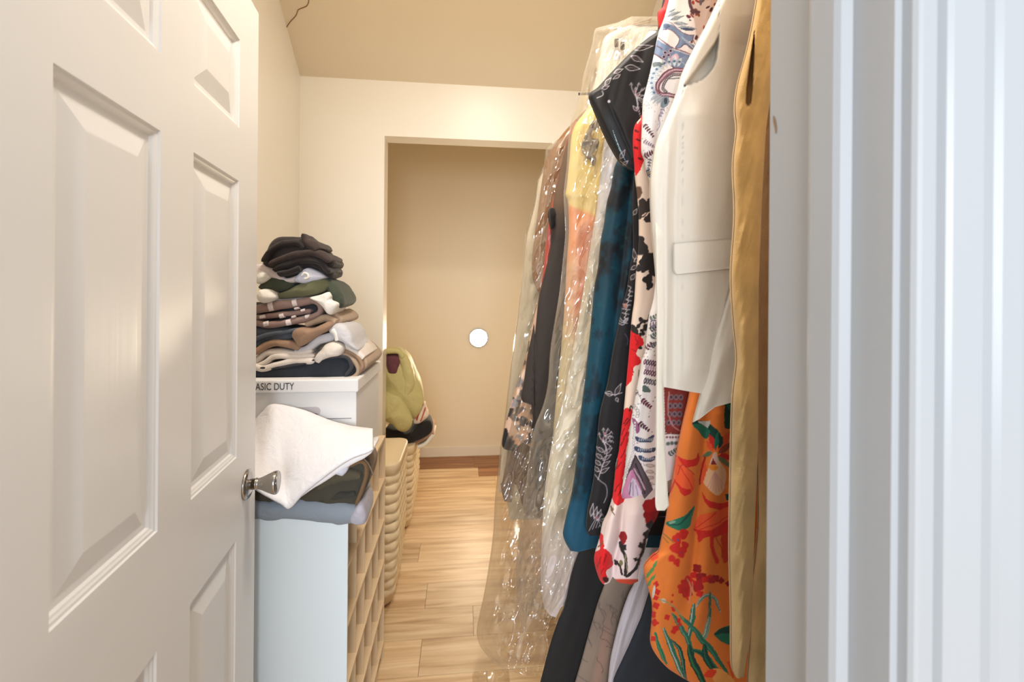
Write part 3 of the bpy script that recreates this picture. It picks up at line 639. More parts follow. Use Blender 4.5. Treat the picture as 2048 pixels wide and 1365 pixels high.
# ------------------------------------------------------------------ woven hampers
M_wick = mat('cream_woven_plastic', (236, 214, 176), .45, .4)
def hamper(label, x0, x1, y0, y1, z1, ribs):
    h = empty('hamper', ((x0+x1)/2, (y0+y1)/2, 0)); tag(h, label, 'hamper', 'woven hampers')
    def ring(z, s, rc=.055, n=8, k0=0.0, amp=0.0):
        cx, cy = (x0+x1)/2, (y0+y1)/2; a, b = (x1-x0)/2*s, (y1-y0)/2*s; P = []
        cor = ((1, 1), (-1, 1), (-1, -1), (1, -1))
        for k, (sx_, sy_) in enumerate(cor):
            for i in range(n+1):
                t = math.pi/2*(k+i/n); P.append((cx+sx_*(a-rc)+rc*math.cos(t), cy+sy_*(b-rc)+rc*math.sin(t)))
            nx, ny = cor[(k+1) % 4]; t = math.pi/2*(k+1); p = P[-1]; q = (cx+nx*(a-rc)+rc*math.cos(t), cy+ny*(b-rc)+rc*math.sin(t))
            for i in range(1, 22): P.append((p[0]+(q[0]-p[0])*i/22, p[1]+(q[1]-p[1])*i/22))
        return [(cx+(p[0]-cx)*(1+amp*math.sin(i*1.05+k0)), cy+(p[1]-cy)*(1+amp*math.sin(i*1.05+k0)), z) for i, p in enumerate(P)]
    def loft(name, spec, m, k0=0.0, amp=0.0, top=False):
        v = []; f = []
        for z, s in spec: v += ring(z, s, k0=k0, amp=amp)
        n = len(v)//len(spec)
        for i in range(len(spec)-1):
            for k in range(n): f.append((i*n+k, i*n+(k+1) % n, (i+1)*n+(k+1) % n, (i+1)*n+k))
        f.append(tuple(range(n))[::-1])
        if top: f.append(tuple(range(len(v)-n, len(v))))
        o = mk(name, v, f, m, h, True); fixn(o.data); return o
    tp = lambda z: .86+.14*min(1, (z/(z1*.45)))**.6
    loft('liner', [(.02, tp(.02)*.95), (z1*.3, tp(z1*.3)*.955), (z1-.05, .962)], M_wick)
    dz = (z1-.10)/ribs
    for i in range(ribs):
        z = .05+i*dz
        loft('woven_band', [(z+dz*a, tp(z)*(.950+.046*b)) for a, b in ((.03, .0), (.14, .6), (.32, .95), (.5, 1), (.68, .95), (.86, .6), (.97, 0))], M_wick, i*math.pi, .010)
    loft('rim', [(z1-.05, .97), (z1-.045, 1.0), (z1-.01, 1.012), (z1, 1.0), (z1-.002, .97), (z1-.004, .8)], M_wick, 0, 0, True)
    loft('foot', [(0, tp(0)*.9), (.03, tp(0)*.97), (.05, tp(0)*.98)], M_wick)
    return h
hamper('cream woven hamper standing beside the cubby rack', -.66, -.268, 2.03, 2.40, .645, 13)
hamper('cream woven hamper in the nook under the lime jacket', -.66, -.272, 2.69, 3.16, .50, 10)

# ------------------------------------------------------------------ garments heaped on the nook hamper
G3 = 'garments heaped on the nook hamper'
Yn = 2.80
g = tag(empty('folded_skirt', tuple(at(830, 890, Yn))), 'brown folded garment at the bottom of the heap on the nook hamper', 'clothes', G3)
ribbon('fold', [(770, 894), (805, 894), (830, 886), (850, 875), (866, 866)], 10, Yn, .28, fab((168, 128, 98)), g, .014, .003, seed=60)
ribbon('lining', [(836, 894), (850, 889), (860, 878), (866, 870)], 7, Yn-.01, .2, fab((232, 224, 206)), g, .008, .002, seed=61)
g = tag(empty('black_trousers', tuple(at(820, 880, Yn))), 'black folded trousers under the lime jacket in the nook', 'clothes', G3)
slab('fold', [(770, 860), (790, 858), (820, 864), (838, 848), (857, 842), (865, 855), (863, 866), (850, 876), (826, 886), (802, 893), (785, 893), (770, 890)], Yn-.02, .28, fab((34, 30, 30)), g, .03, .008, seed=62, freq=18)
g = tag(empty('printed_scarf', tuple(at(845, 840, Yn))), 'white and red scarf end sticking out beneath the lime jacket', 'scarf', G3)
scf = slab('cloth', [(826, 846), (830, 826), (838, 812), (849, 806), (852, 818), (857, 832), (848, 842), (836, 848)], Yn-.03, .12, fab((234, 214, 190)), g, .012, .004, 40, seed=63)
ribbon('stripe', [(833, 842), (838, 826), (847, 808)], 3, Yn-.046, .02, fab((176, 56, 40)), scf, .004, .001, 12, seed=64)
ribbon('stripe', [(841, 844), (846, 830), (851, 816)], 2.5, Yn-.046, .02, fab((196, 84, 66)), scf, .004, .001, 12, seed=65)
g = tag(empty('lime_jacket', tuple(at(805, 860, Yn))), 'pale lime jacket heaped on the hamper in the nook', 'jacket', G3)
c_lime = fab((202, 190, 130), .6)
slab('body', [(735, 712), (768, 699), (795, 696), (812, 706), (827, 735), (840, 766), (846, 795), (845, 815), (836, 836), (822, 838), (800, 840), (770, 835), (735, 820)], Yn-.04, .26, c_lime, g, .05, .012, 90, seed=66, freq=14)
slab('sleeve', [(735, 786), (768, 784), (795, 790), (812, 808), (824, 836), (822, 852), (812, 864), (798, 862), (784, 850), (766, 842), (735, 840)], Yn-.09, .16, c_lime, g, .035, .008, 70, seed=67, freq=16)
ribbon('fold', [(800, 704), (812, 730), (818, 765), (812, 790)], [10, 22, 24, 12], Yn-.085, .1, c_lime, g, .02, .004, seed=68)
slab('lining', [(772, 712), (788, 709), (801, 712), (801, 722), (795, 748), (784, 752), (774, 744)], Yn-.086, .06, fab((110, 66, 74)), g, .014, .004, 40, seed=69)
ribbon('collar', [(762, 706), (780, 702), (798, 704), (806, 716)], 10, Yn-.10, .1, c_lime, g, .014, .003, seed=70)
# ------------------------------------------------------------------ hanging rod
RODX, RODZ = .675, 2.19
rod = empty('clothes_rod', (RODX, 1.5, RODZ)); tag(rod, 'wooden clothes rod along the right wall that carries the garments', 'rod')
tube('pole', [(RODX, YF+.001, RODZ), (RODX, YB-.001, RODZ)], .016, mat('birch_rod', (205, 170, 125), .5), rod, 20)
for yy, d in ((YF+.0005, 1), (YB-.0005, -1)):
    lathe('socket', [(.032, 0), (.032, .006), (.022, .010), (.022, .022), (.0165, .022)], (RODX, yy, RODZ), (0, d, 0), M_trim, rod, 24)
M_hang = mat('dark_hanger_plastic', (40, 36, 36), .4)
hang_proto = None
def hanger(Y, what, half=.165, drop=.125):
    """hook over the rod, neck, two sloping arms"""
    h = tag(empty('clothes_hanger', (RODX, Y, RODZ)), 'dark hanger on the rod holding the '+what, 'hanger', 'hangers on the rod')
    tube('hook', [(RODX+.019*math.cos(a), Y, RODZ+.0008+.019*math.sin(a)) for a in np.linspace(math.radians(200), math.radians(-80), 18)]+[(RODX, Y, RODZ-.035), (RODX, Y, RODZ-.06)], .0018, M_hang, h, 6)
    pts = [(RODX-half, Y, RODZ-drop), (RODX-half*.6, Y, RODZ-.058-(drop-.058)*.45), (RODX, Y, RODZ-.058), (RODX+half*.6, Y, RODZ-.058-(drop-.058)*.45), (RODX+half, Y, RODZ-drop)]
    tube('arms', [tuple(p) for p in smooth_path(pts, 21)], .005, M_hang, h, 8)
    return h
GG = 'garments hanging on the rod'
def garment(name, label, cat='dress', Y=1.0, what=None):
    g = tag(empty(name, (RODX, Y, RODZ-.06)), label, cat, GG)
    if what: hanger(Y, what, *((.258, .072) if Y == 1.66 else (.165, .125)))
    return g
M_cot = cloth_mat('printed_cotton', .7, .1, 1100, .2)
M_silk = cloth_mat('printed_silk', .42, .1, 1400, .08, .5)
M_vel = cloth_mat('dark_velvet', .6, .08, 900, .2)
M_lin = cloth_mat('slubby_linen', .85, .2, 500, .5)
M_satin = cloth_mat('satin', .28, .1, 900, .05, .6)
M_crepe = cloth_mat('crepe', .8, .1, 1300, .3)

# mustard linen dress, nearest
g = garment('mustard_dress', 'mustard linen sleeveless dress hanging next to the door frame', 'dress', .74, 'mustard linen dress')
def rec_m(X, Yy):
    c = np.interp(Yy, [60, 90, 150, 205, 215], [1509, 1507, 1501, 1497, 1496]); w = np.interp(Yy, [60, 95, 180, 205, 214], [0, 3, 7, 6, 0])
    return .035*np.clip((w-np.abs(X-c))/2.0, 0, 1)
def pm(P):
    n = fbm(P.x/30, P.y/60, 4); t = np.clip((P.y-500)/500, 0, 1)[:, None]
    P.c = (np.array([214, 172, 108])*(1-t)+np.array([196, 170, 122])*t)*(0.9+.2*n[:, None])
cloth('dress_body', .74, [(1560, -260), (1530, -120), (1514, 0), (1497, 90), (1477, 165), (1471, 215), (1474, 260), (1467, 330), (1470, 430), (1463, 550), (1468, 650), (1474, 720), (1466, 800), (1462, 950), (1460, 1100), (1463, 1220), (1464, 1330), (1472, 1352)], (206, 165, 100), M_lin, g, V=70, step=(2, 4),
      right=[(1900, -260), (1700, -60), (1560, 60), (1532, 260), (1524, 400), (1518, 560), (1516, 900), (1510, 1050), (1506, 1170), (1502, 1270), (1488, 1350)], T=.024, Wd=20, recess=rec_m, paint=pm, seed=3, wave=(.007, 22), noise_amp=.003,
      ridges=[([(1488, 620), (1490, 900), (1485, 1150), (1484, 1330)], 10, .008)], hem=[(1460, 1346), (1475, 1358), (1490, 1356), (1500, 1335)], hemH=60)
g = garment('khaki_tunic', 'khaki linen tunic squeezed between the mustard dress and the door frame', 'tunic', .795, 'khaki linen tunic')
def pk_(P):
    n = fbm(P.x/25, P.y/50, 9); t = np.clip((P.y-850)/200, 0, 1)[:, None]
    P.c = (np.array([150, 114, 78])*(1-t)+np.array([182, 160, 118])*t)*(0.92+.16*n[:, None])  # browner upper part is shade behind the mustard dress, painted into the khaki
cloth('tunic_body', .795, [(1545, -200), (1530, -60), (1526, 200), (1522, 400), (1514, 620), (1514, 800), (1516, 960), (1517, 1040), (1512, 1110), (1505, 1170), (1503, 1240), (1500, 1300), (1496, 1360), (1500, 1410)], (170, 145, 100), M_lin, g, V=40, step=(2.5, 5), T=.02, seed=5, paint=pk_, wave=(.005, 24))

# white vest
g = garment('white_vest', 'long cream white sleeveless vest with pocket flap and hanging tie belt', 'vest', .86, 'cream white vest')
def rec_v(X, Yy):
    lo = np.interp(Yy, [66, 88, 135, 161, 174], [1438, 1427, 1394, 1375, 1365]); hi = np.interp(Yy, [66, 88, 120, 135, 150, 161, 174], [1439, 1438, 1434, 1429, 1418, 1405, 1366])
    w = np.minimum(X-lo, hi-X); return .045*np.clip(w/5, 0, 1)
VL = [(1560, -230), (1500, -130), (1455, -40), (1436, 0), (1411, 53), (1382, 108), (1361, 155), (1352, 188), (1338, 223), (1314, 281), (1306, 322), (1301, 375), (1304, 454), (1312, 546), (1315, 608), (1316, 720), (1317, 770)]
cloth('vest_body', .86, VL, (236, 230, 220), M_crepe, g, V=165, step=(2, 4), T=.026, Wd=18, recess=rec_v, wave=(.003, 60), seed=6,
      ridges=[([(1338, 280), (1332, 400), (1333, 600), (1330, 770)], 7, .007), ([(1358, 230), (1350, 420), (1348, 770)], 6, -.004), ([(1392, 200), (1395, 480), (1385, 770)], 36, .016), ([(1500, 60), (1490, 400), (1480, 760)], 40, -.02)], hem=[(1300, 772), (1330, 775), (1397, 787), (1480, 790)], hemH=100)
# pocket flap
fy = np.linspace(0, 1, 14); fx = np.linspace(0, 1, 30); A, B = np.meshgrid(fx, fy)
PXf = 1347+A*125; PYf = 486-A*10+B*(64-A*4)
rc = np.clip((B-.85)/.15, 0, 1)*np.clip((.06-A)/.06, 0, 1); PXf = PXf+rc*5; PYf = PYf-rc*2
YY = .86-.026-.016*np.exp(-((PXf-1395)/36)**2)+.02*np.exp(-((PXf-1486)/40)**2)-.006-.0015*np.sin(B*3)
v = onY(PXf.ravel(), PYf.ravel(), YY.ravel()); vb = v.copy(); vb[:, 1] += .003
n_ = 14*30; q = np.concatenate([grid_mesh(14, 30, True), grid_mesh(14, 30, False, n_)]); e = []
for i in range(13): e += [(i*30, (i+1)*30, (i+1)*30+n_, i*30+n_), ((i+1)*30+29, i*30+29, i*30+29+n_, (i+1)*30+29+n_)]
for j in range(29): e += [(j+1, j, j+n_, j+1+n_), (13*30+j, 13*30+j+1, 13*30+j+1+n_, 13*30+j+n_)]
np_mesh('pocket_flap', np.concatenate([v, vb]), np.concatenate([q, np.array(e)]), M_crepe, g, np.tile(np.array([238, 233, 224.]), (2*n_, 1)))
cloth('tie_belt', [(.872, 290), (.862, 360), (.834, 470), (.832, 1030)], [(1312, 290), (1309, 380), (1312, 500), (1314, 640), (1313, 800), (1312, 940), (1311, 1005), (1314, 1022)], (240, 233, 220), M_crepe, g, V=20, step=(2, 5), right=[(1330, 290), (1326, 400), (1328, 640), (1326, 760), (1331, 900), (1336, 990), (1338, 1012), (1330, 1022)], T=.003, Wd=4, wave=(.002, 30), seed=7)
cloth('side_panel', .838, [(1470, 540), (1464, 570), (1442, 640), (1417, 720), (1398, 800), (1386, 846)], (236, 230, 220), M_crepe, g, V=70, step=(2, 4), right=[(1500, 540), (1496, 846)], T=.006, Wd=8, wave=(.005, 40), seed=8, hem=[(1380, 849), (1400, 838), (1430, 815), (1462, 806), (1500, 800)], hemH=60, ridges=[([(1450, 690), (1425, 780), (1400, 835)], 14, .008)])

# orange floral dress
g = garment('orange_dress', 'orange dress printed with red flowers and green leaves below the white vest', 'dress', .93, 'orange floral dress')
def po(P):
    O = (226, 124, 52); P.c = np.array(O)*(0.93+.14*fbm(P.x/60, P.y/80, 3)[:, None])
    red, dr, or2, yel, gr, dg, lg, wt = (206, 40, 34), (150, 26, 28), (232, 92, 48), (238, 168, 92), (36, 112, 88), (18, 66, 58), (120, 160, 140), (206, 206, 200)
    P.warp(2.0, 14, 2)
    # leaf and orchid at the top
    P.poly([(1384, 848), (1400, 842), (1425, 852), (1440, 868), (1446, 884), (1430, 880), (1410, 868)], dg, 1, 30)
    P.poly([(1386, 850), (1402, 850), (1420, 862), (1412, 878), (1398, 864)], gr, 1, 24); P.poly([(1395, 845), (1420, 842), (1416, 856)], wt)
    P.poly([(1448, 806), (1470, 802), (1472, 860), (1450, 858)], dg); P.leaf(1450, 800, 1468, 826, 10, gr)
    for (a, b, c_, d, w, k) in ((1432, 902, 1418, 868, 13, red), (1430, 900, 1436, 862, 10, gr), (1436, 905, 1462, 862, 16, or2), (1436, 908, 1466, 884, 14, (150, 70, 48)), (1436, 912, 1468, 916, 16, red), (1425, 905, 1404, 915, 10, (96, 120, 92)), (1434, 912, 1468, 940, 12, (110, 120, 86)), (1426, 905, 1412, 880, 10, or2), (1437, 898, 1446, 872, 9, dg)):
        P.leaf(a, b, c_, d, w, k)
    P.poly([(1424, 912), (1432, 905), (1440, 925), (1452, 945), (1450, 965), (1444, 985), (1434, 992), (1420, 982), (1407, 965), (1408, 950), (1416, 940)], (236, 190, 150), 1, 40)
    P.poly([(1424, 914), (1431, 908), (1436, 924), (1430, 932), (1420, 934)], (226, 190, 180), 1, 20)
    for k in range(7): P.line([(1430, 945), (1414+k*6, 985-abs(k-3)*3)], 1.6, (214, 160, 150))
    P.ell(1427, 936, 9, 6, (236, 140, 50)); P.poly([(1426, 918), (1434, 930), (1422, 930)], (140, 40, 40))
    P.leaf(1408, 915, 1404, 972, 14, or2); P.line([(1410, 915), (1402, 945), (1400, 970)], 3, dr, 1, 16)
    # bell shaped lilies
    P.poly([(1352, 912), (1370, 920), (1390, 918), (1397, 905), (1398, 925), (1386, 935), (1368, 934), (1356, 925)], red, 1, 30)
    P.poly([(1352, 914), (1364, 928), (1388, 952), (1387, 982), (1372, 992), (1362, 975), (1350, 955)], or2, 1, 30)
    P.poly([(1347, 955), (1362, 975), (1384, 980), (1372, 994), (1360, 985)], red, 1, 20); P.line([(1358, 930), (1372, 952), (1386, 980)], 1.8, red, 1, 12); P.line([(1356, 950), (1366, 930), (1388, 950)], 1.4, dr, .7, 12); P.line([(1340, 985), (1350, 962)], 4, red)
    P.poly([(1404, 985), (1415, 1000), (1440, 1008), (1462, 1005), (1462, 1016), (1440, 1020), (1420, 1016), (1408, 1002)], red, 1, 30)
    P.poly([(1388, 1055), (1400, 1032), (1430, 1024), (1462, 1015), (1464, 1045), (1440, 1060), (1420, 1068), (1400, 1064)], or2, 1, 30)
    P.line([(1392, 1056), (1415, 1040), (1432, 1026)], 1.6, red, 1, 14); P.line([(1400, 1060), (1440, 1044), (1462, 1026)], 1.6, red, 1, 14)
    P.poly([(1388, 1058), (1420, 1062), (1464, 1036), (1464, 1062), (1434, 1074), (1412, 1076), (1398, 1086), (1394, 1070)], red, 1, 30)
    P.poly([(1450, 990), (1470, 985), (1470, 1004), (1452, 1002)], dg)
    P.line([(1424, 1070), (1424, 1095), (1432, 1118), (1434, 1125)], 8, red, 1, 16); P.poly([(1442, 1072), (1460, 1070), (1462, 1110), (1450, 1128), (1444, 1100)], (196, 58, 32), 1, 24); P.line([(1426, 1066), (1442, 1096), (1446, 1118)], 1.6, dr, .8, 12)
    # broad green leaf and little red orchids on the left
    P.poly([(1330, 1046), (1350, 1040), (1372, 1030), (1388, 1012), (1386, 1030), (1378, 1056), (1360, 1062), (1340, 1056)], gr, 1, 40); P.line([(1334, 1048), (1358, 1050), (1384, 1022)], 3, dg, .8, 20); P.ell(1344, 1046, 8, 3, lg, -10)
    for (a, b, r) in ((1354, 1078, 11), (1368, 1068, 10), (1352, 1097, 12), (1362, 1104, 12), (1344, 1118, 8), (1354, 1126, 8), (1370, 1090, 8)): P.bloom(a, b, r, 3, red, a, None, 1.1, b)
    P.ell(1356, 1080, 2.5, 2.5, (90, 80, 140)); P.ell(1362, 1106, 2, 2, (120, 60, 110)); P.line([(1326, 1068), (1340, 1078), (1346, 1086)], 2, (120, 110, 60), 1, 10); P.line([(1326, 1074), (1338, 1086)], 1.6, (120, 110, 60))
    # iris
    for (a, b, r, c_) in ((1394, 1138, 10, dr), (1388, 1152, 8, red), (1402, 1156, 12, dr), (1396, 1172, 14, (176, 30, 34)), (1376, 1166, 14, red), (1366, 1178, 12, red), (1374, 1186, 12, (190, 36, 34)), (1430, 1158, 9, dr), (1418, 1158, 9, red), (1442, 1162, 7, dr), (1456, 1168, 6, dr), (1400, 1188, 8, red), (1410, 1160, 8, red), (1424, 1162, 8, (176, 30, 34))): P.bloom(a, b, r, 4, c_, a, None, 1, b)
    P.line([(1366, 1182), (1376, 1200)], 4, red); P.line([(1374, 1158), (1382, 1178), (1378, 1206)], 2.5, (200, 150, 110), 1, 12); P.line([(1384, 1166), (1388, 1190)], 2, (200, 150, 110))
    # grass blades
    def blade(pts, w, c1, c2):
        q = smooth_path(pts, 24); tg = np.gradient(q, axis=0); tg /= np.hypot(tg[:, 0], tg[:, 1])[:, None]; nm = np.stack([-tg[:, 1], tg[:, 0]], 1)
        e = np.linspace(0, 1, 24); hw = (w*.72*(.12+np.sin(np.pi*np.clip(e*.86+.06, 0, 1))**.8*.88))[:, None]
        P.poly(np.concatenate([q+nm*hw, (q-nm*hw)[::-1]]), c1); P.poly(np.concatenate([q+nm*hw*.55, (q-nm*hw*.1)[::-1]]), c2, .85); P.line(q[2:-2], 1.2, dg, .6)
    blade([(1440, 1226), (1434, 1206), (1420, 1192), (1405, 1196), (1392, 1215)], 5, (110, 140, 124), wt); blade([(1420, 1182), (1419, 1230), (1417, 1265)], 4, gr, lg)
    blade([(1387, 1208), (1384, 1240), (1376, 1290)], 7, gr, wt); blade([(1420, 1235), (1414, 1260), (1404, 1290)], 7, lg, wt); blade([(1344, 1228), (1362, 1255), (1380, 1290), (1386, 1320)], 7, gr, lg)
    blade([(1360, 1232), (1385, 1255), (1405, 1282), (1430, 1310), (1456, 1352)], 8, gr, (70, 140, 120)); blade([(1378, 1290), (1384, 1320), (1400, 1350), (1412, 1380)], 10, dg, (60, 130, 80)); blade([(1384, 1300), (1410, 1312), (1430, 1340), (1444, 1356)], 9, gr, dg)
    blade([(1408, 1290), (1414, 1320), (1432, 1350)], 9, dg, gr); blade([(1326, 1256), (1340, 1290), (1352, 1320), (1366, 1356)], 8, gr, wt); blade([(1340, 1280), (1360, 1300), (1366, 1330), (1372, 1362)], 6, dg, lg); blade([(1310, 1265), (1320, 1300), (1334, 1330)], 6, gr, (90, 150, 90))
    P.poly([(1428, 1268), (1445, 1256), (1468, 1254), (1468, 1288), (1446, 1286), (1434, 1278)], gr, 1, 30); P.poly([(1428, 1270), (1445, 1257), (1468, 1255), (1468, 1266), (1444, 1268)], dg, 1, 24)
    for (a, b, r) in ((1348, 1220, 5), (1334, 1236, 6), (1346, 1216, 4), (1358, 1242, 5), (1352, 1258, 7), (1348, 1264, 6), (1360, 1250, 4), (1346, 1190, 3), (1344, 1204, 3), (1306, 1230, 8), (1312, 1212, 7), (1310, 1246, 8), (1306, 1278, 6), (1313, 1170, 6), (1315, 1184, 7), (1312, 1196, 6)): P.bloom(a, b, r, 4, red, a, None, 1, b)
    for (a, b) in ((1296, 1150), (1304, 1140), (1300, 1166), (1306, 1156), (1310, 1130)): P.leaf(a-5, b+8, a+5, b-8, 7, (92, 140, 84))
    P.bloom(1308, 1114, 9, 3, (226, 80, 40), 0, None, 1, 2); P.ell(1327, 1203, 6, 4, wt, 30, .8); P.line([(1318, 1200), (1345, 1212), (1368, 1240)], 3, (150, 150, 110), .8, 20); P.ell(1308, 1184, 2.4, 14, wt, 8)
    P.poly([(1424, 1340), (1440, 1340), (1460, 1352), (1470, 1370), (1430, 1366)], yel, 1, 20); P.poly([(1408, 1352), (1420, 1340), (1432, 1344), (1424, 1356)], (228, 66, 34), 1, 20); P.line([(1456, 1326), (1464, 1348), (1466, 1356)], 4, (226, 84, 40), 1, 10)
cloth('dress_body', .93, [(1560, -160), (1480, -60), (1440, 100), (1425, 300), (1408, 560), (1392, 700), (1379, 789), (1366, 846), (1354, 903), (1347, 951), (1338, 1000), (1331, 1044), (1323, 1080), (1317, 1104), (1302, 1116), (1288, 1136), (1293, 1165), (1304, 1207), (1303, 1250), (1301, 1286), (1313, 1312), (1334, 1336), (1356, 1351), (1378, 1364), (1420, 1382), (1470, 1396)], (226, 124, 52), M_cot, g, V=185, step=(1.3, 1.4), T=.022, Wd=26, paint=po, seed=11, wave=(.004, 60), smoothleft=True,
      ridges=[([(1395, 790), (1378, 950), (1362, 1100), (1345, 1200)], 22, .010), ([(1445, 800), (1428, 950), (1415, 1100), (1400, 1250)], 20, .012), ([(1418, 800), (1402, 950), (1388, 1100), (1375, 1200)], 8, -.006)])
# white paisley dress
g = garment('paisley_dress', 'white dress printed with blue grey paisley and purple motifs', 'dress', .995, 'white paisley dress')
def pp(P):
    W_, bl, db, ma, gy, pk2, gn = (238, 234, 234), (120, 140, 172), (66, 78, 108), (98, 44, 62), (146, 156, 166), (206, 176, 190), (92, 112, 108)
    rng = random.Random(5)
    # hidden parts of the print: scattered paisley drops
    for k in range(60):
        a, b = rng.uniform(1310, 1560), rng.uniform(-150, 960)
        P.ell(a, b, 12, 5, bl, rng.uniform(0, 180), .8); P.ell(a, b, 7, 2.5, pk2, rng.uniform(0, 180))
    P.poly([(1250, -150), (1386, -150), (1384, 0), (1400, 80), (1352, 200), (1290, 420), (1250, 420)], W_)
    P.poly([(1230, 560), (1316, 560), (1372, 780), (1372, 1010), (1230, 1010)], W_)
    P.warp(1.0, 6, 3)
    for k in range(90):
        a, b = rng.uniform(1284, 1345), rng.uniform(200, 345); P.ell(a, b, 1.3, .9, rng.choice([(176, 160, 180), (150, 160, 180), (190, 150, 160)]), rng.uniform(0, 180), .7)
    for k in range(150):
        a, b = rng.uniform(1246, 1314), rng.uniform(630, 985); P.ell(a, b, rng.uniform(1, 2.2), rng.uniform(.8, 1.5), rng.choice([(110, 84, 104), (150, 150, 168), (96, 112, 116), (170, 130, 150)]), rng.uniform(0, 180), .75)
    # brown figured corner at the top right
    P.poly([(1379, -150), (1379, 0), (1384, 22), (1390, 50), (1392, 84), (1440, 0), (1440, -150)], (206, 190, 180))
    for k in range(46):
        a, b = rng.uniform(1380, 1434), rng.uniform(-20, 84); P.ell(a, b, rng.uniform(2, 6), rng.uniform(1.5, 3), rng.choice([(84, 50, 56), (120, 70, 50), (96, 90, 96), (150, 50, 44), (60, 44, 52)]), rng.uniform(0, 180))
    P.line([(1380, -20), (1380, 8), (1388, 22), (1398, 24)], 6, (84, 52, 62), 1, 20); P.leaf(1372, 31, 1383, 36, 7, ma)
    # feather leaves
    for (a, b, c_, d, w) in ((1334, 33, 1362, 23, 8), (1340, 40, 1368, 32, 9), (1348, 46, 1375, 48, 9), (1356, 54, 1392, 58, 9), (1336, 26, 1350, 18, 6)):
        P.leaf(a, b, c_, d, w, gy); P.leaf(a+2, b-.5, c_-3, d, w*.45, (186, 196, 204)); P.line([(a, b), (c_, d)], 1.2, (96, 108, 116))
    P.leaf(1360, 57, 1390, 60, 6, db)
    # upper blue band with loop
    P.poly([(1327, 48), (1336, 47), (1352, 55), (1366, 66), (1380, 71), (1388, 70), (1386, 80), (1378, 84), (1390, 92), (1388, 98), (1384, 99), (1370, 90), (1366, 92), (1358, 96), (1352, 94), (1357, 84), (1356, 74), (1348, 64), (1338, 59), (1326, 60)], bl, 1, 90)
    P.poly([(1326, 50), (1336, 49), (1340, 54), (1330, 57)], db, .8, 16)
    for pts in ([(1330, 44), (1340, 45), (1354, 56), (1368, 67), (1386, 71)], [(1325, 60), (1338, 59), (1350, 66), (1358, 76), (1357, 86), (1351, 95)], [(1388, 70), (1386, 80), (1392, 90)], [(1352, 96), (1362, 95), (1370, 88), (1388, 100)]): P.dots(pts, 2.6, 1.0, ma)
    P.line([(1364, 74), (1376, 84), (1386, 96)], 2, (176, 190, 208), 1, 14); P.dots([(1366, 78), (1384, 94)], 3, .8, (206, 214, 224))
    # lower blue band
    P.poly([(1316, 80), (1326, 86), (1345, 96), (1362, 102), (1384, 110), (1374, 122), (1366, 138), (1356, 142), (1342, 130), (1326, 118), (1308, 108), (1312, 90)], bl, 1, 80)
    P.line([(1318, 76), (1330, 86), (1346, 96), (1362, 101), (1384, 110)], 2.0, ma, 1, 40); P.dots([(1346, 98), (1364, 104), (1384, 111)], 3, 1.2, W_); P.line([(1308, 108), (1326, 119), (1342, 131), (1352, 138)], 2, ma, 1, 30); P.dots([(1310, 112), (1328, 123), (1346, 136)], 2.6, 1, W_)
    for (a, b) in ((1330, 105), (1341, 102), (1328, 114), (1337, 110)): P.ell(a, b, 4.2, 3.6, pk2); P.ell(a, b, 2.6, 2.3, (40, 40, 56))
    P.poly([(1340, 116), (1352, 107), (1358, 117), (1352, 123), (1342, 121)], pk2, 1, 20); P.poly([(1345, 116), (1351, 111), (1354, 117), (1350, 120)], (226, 206, 216), 1, 16)
    for k in range(9): P.dots([(1356+k*1.4, 118+k*1.2), (1376-k*.6, 112+k*3)], 3, .7, (170, 184, 206), 10)
    P.line([(1314, 92), (1324, 98)], 2, ma)
    # feathered medallion
    for k in range(13):
        t = math.radians(-150+k*-11.5 if False else 232-k*13.0); cx_, cy_ = 1348, 166
        x0, y0, x1, y1 = cx_+33*math.cos(t)*.9, cy_-33*math.sin(t), cx_+57*math.cos(t), cy_-52*math.sin(t)
        P.leaf(x1, y1, x0, y0, 10, (170, 182, 194)); P.leaf(x1+1, y1, x0, y0, 6, (206, 214, 220)); P.ell((x0*.45+x1*.55), (y0*.45+y1*.55), 3.4, 2.6, bl, 0); P.ell((x0*.45+x1*.55), (y0*.45+y1*.55), 1.5, 1.2, db)
    P.poly([(1306, 126), (1316, 124), (1328, 128), (1318, 132), (1306, 134)], (110, 124, 128), 1, 20)
    ringp = [(1366, 140), (1348, 140), (1334, 146), (1322, 158), (1315, 170), (1316, 182), (1324, 189), (1340, 190), (1356, 194)]
    P.line(ringp, 9, (150, 110, 126), 1, 50); P.dots(ringp, 3.4, 1.3, (222, 204, 212)); P.line([(a-2, b-3) for a, b in ringp], 1.6, ma, 1, 40); P.line([(a+3, b+4) for a, b in ringp], 1.6, ma, 1, 40)
    inner = [(1362, 149), (1346, 150), (1336, 156), (1328, 168), (1326, 178), (1332, 184)]
    P.line(inner, 6, (84, 84, 90), 1, 40); P.dots(inner, 4, 1.4, (196, 176, 184)); P.poly([(1336, 160), (1346, 154), (1364, 156), (1352, 186), (1338, 182), (1332, 172)], W_, 1, 30); P.dots([(1338, 158), (1360, 156)], 3, 1.4, (90, 90, 96))
    for k in range(5):
        P.leaf(1300+k*7, 200+k*4, 1320+k*4, 188+k*2, 7, (176, 186, 196)); P.line([(1300+k*7, 202+k*4), (1320+k*4, 190+k*2)], 1, gy)
    P.poly([(1326, 196), (1336, 194), (1338, 206), (1330, 215), (1322, 214)], (130, 146, 158), 1, 20); P.poly([(1328, 198), (1334, 197), (1334, 206), (1329, 208)], (60, 70, 80), 1, 16)
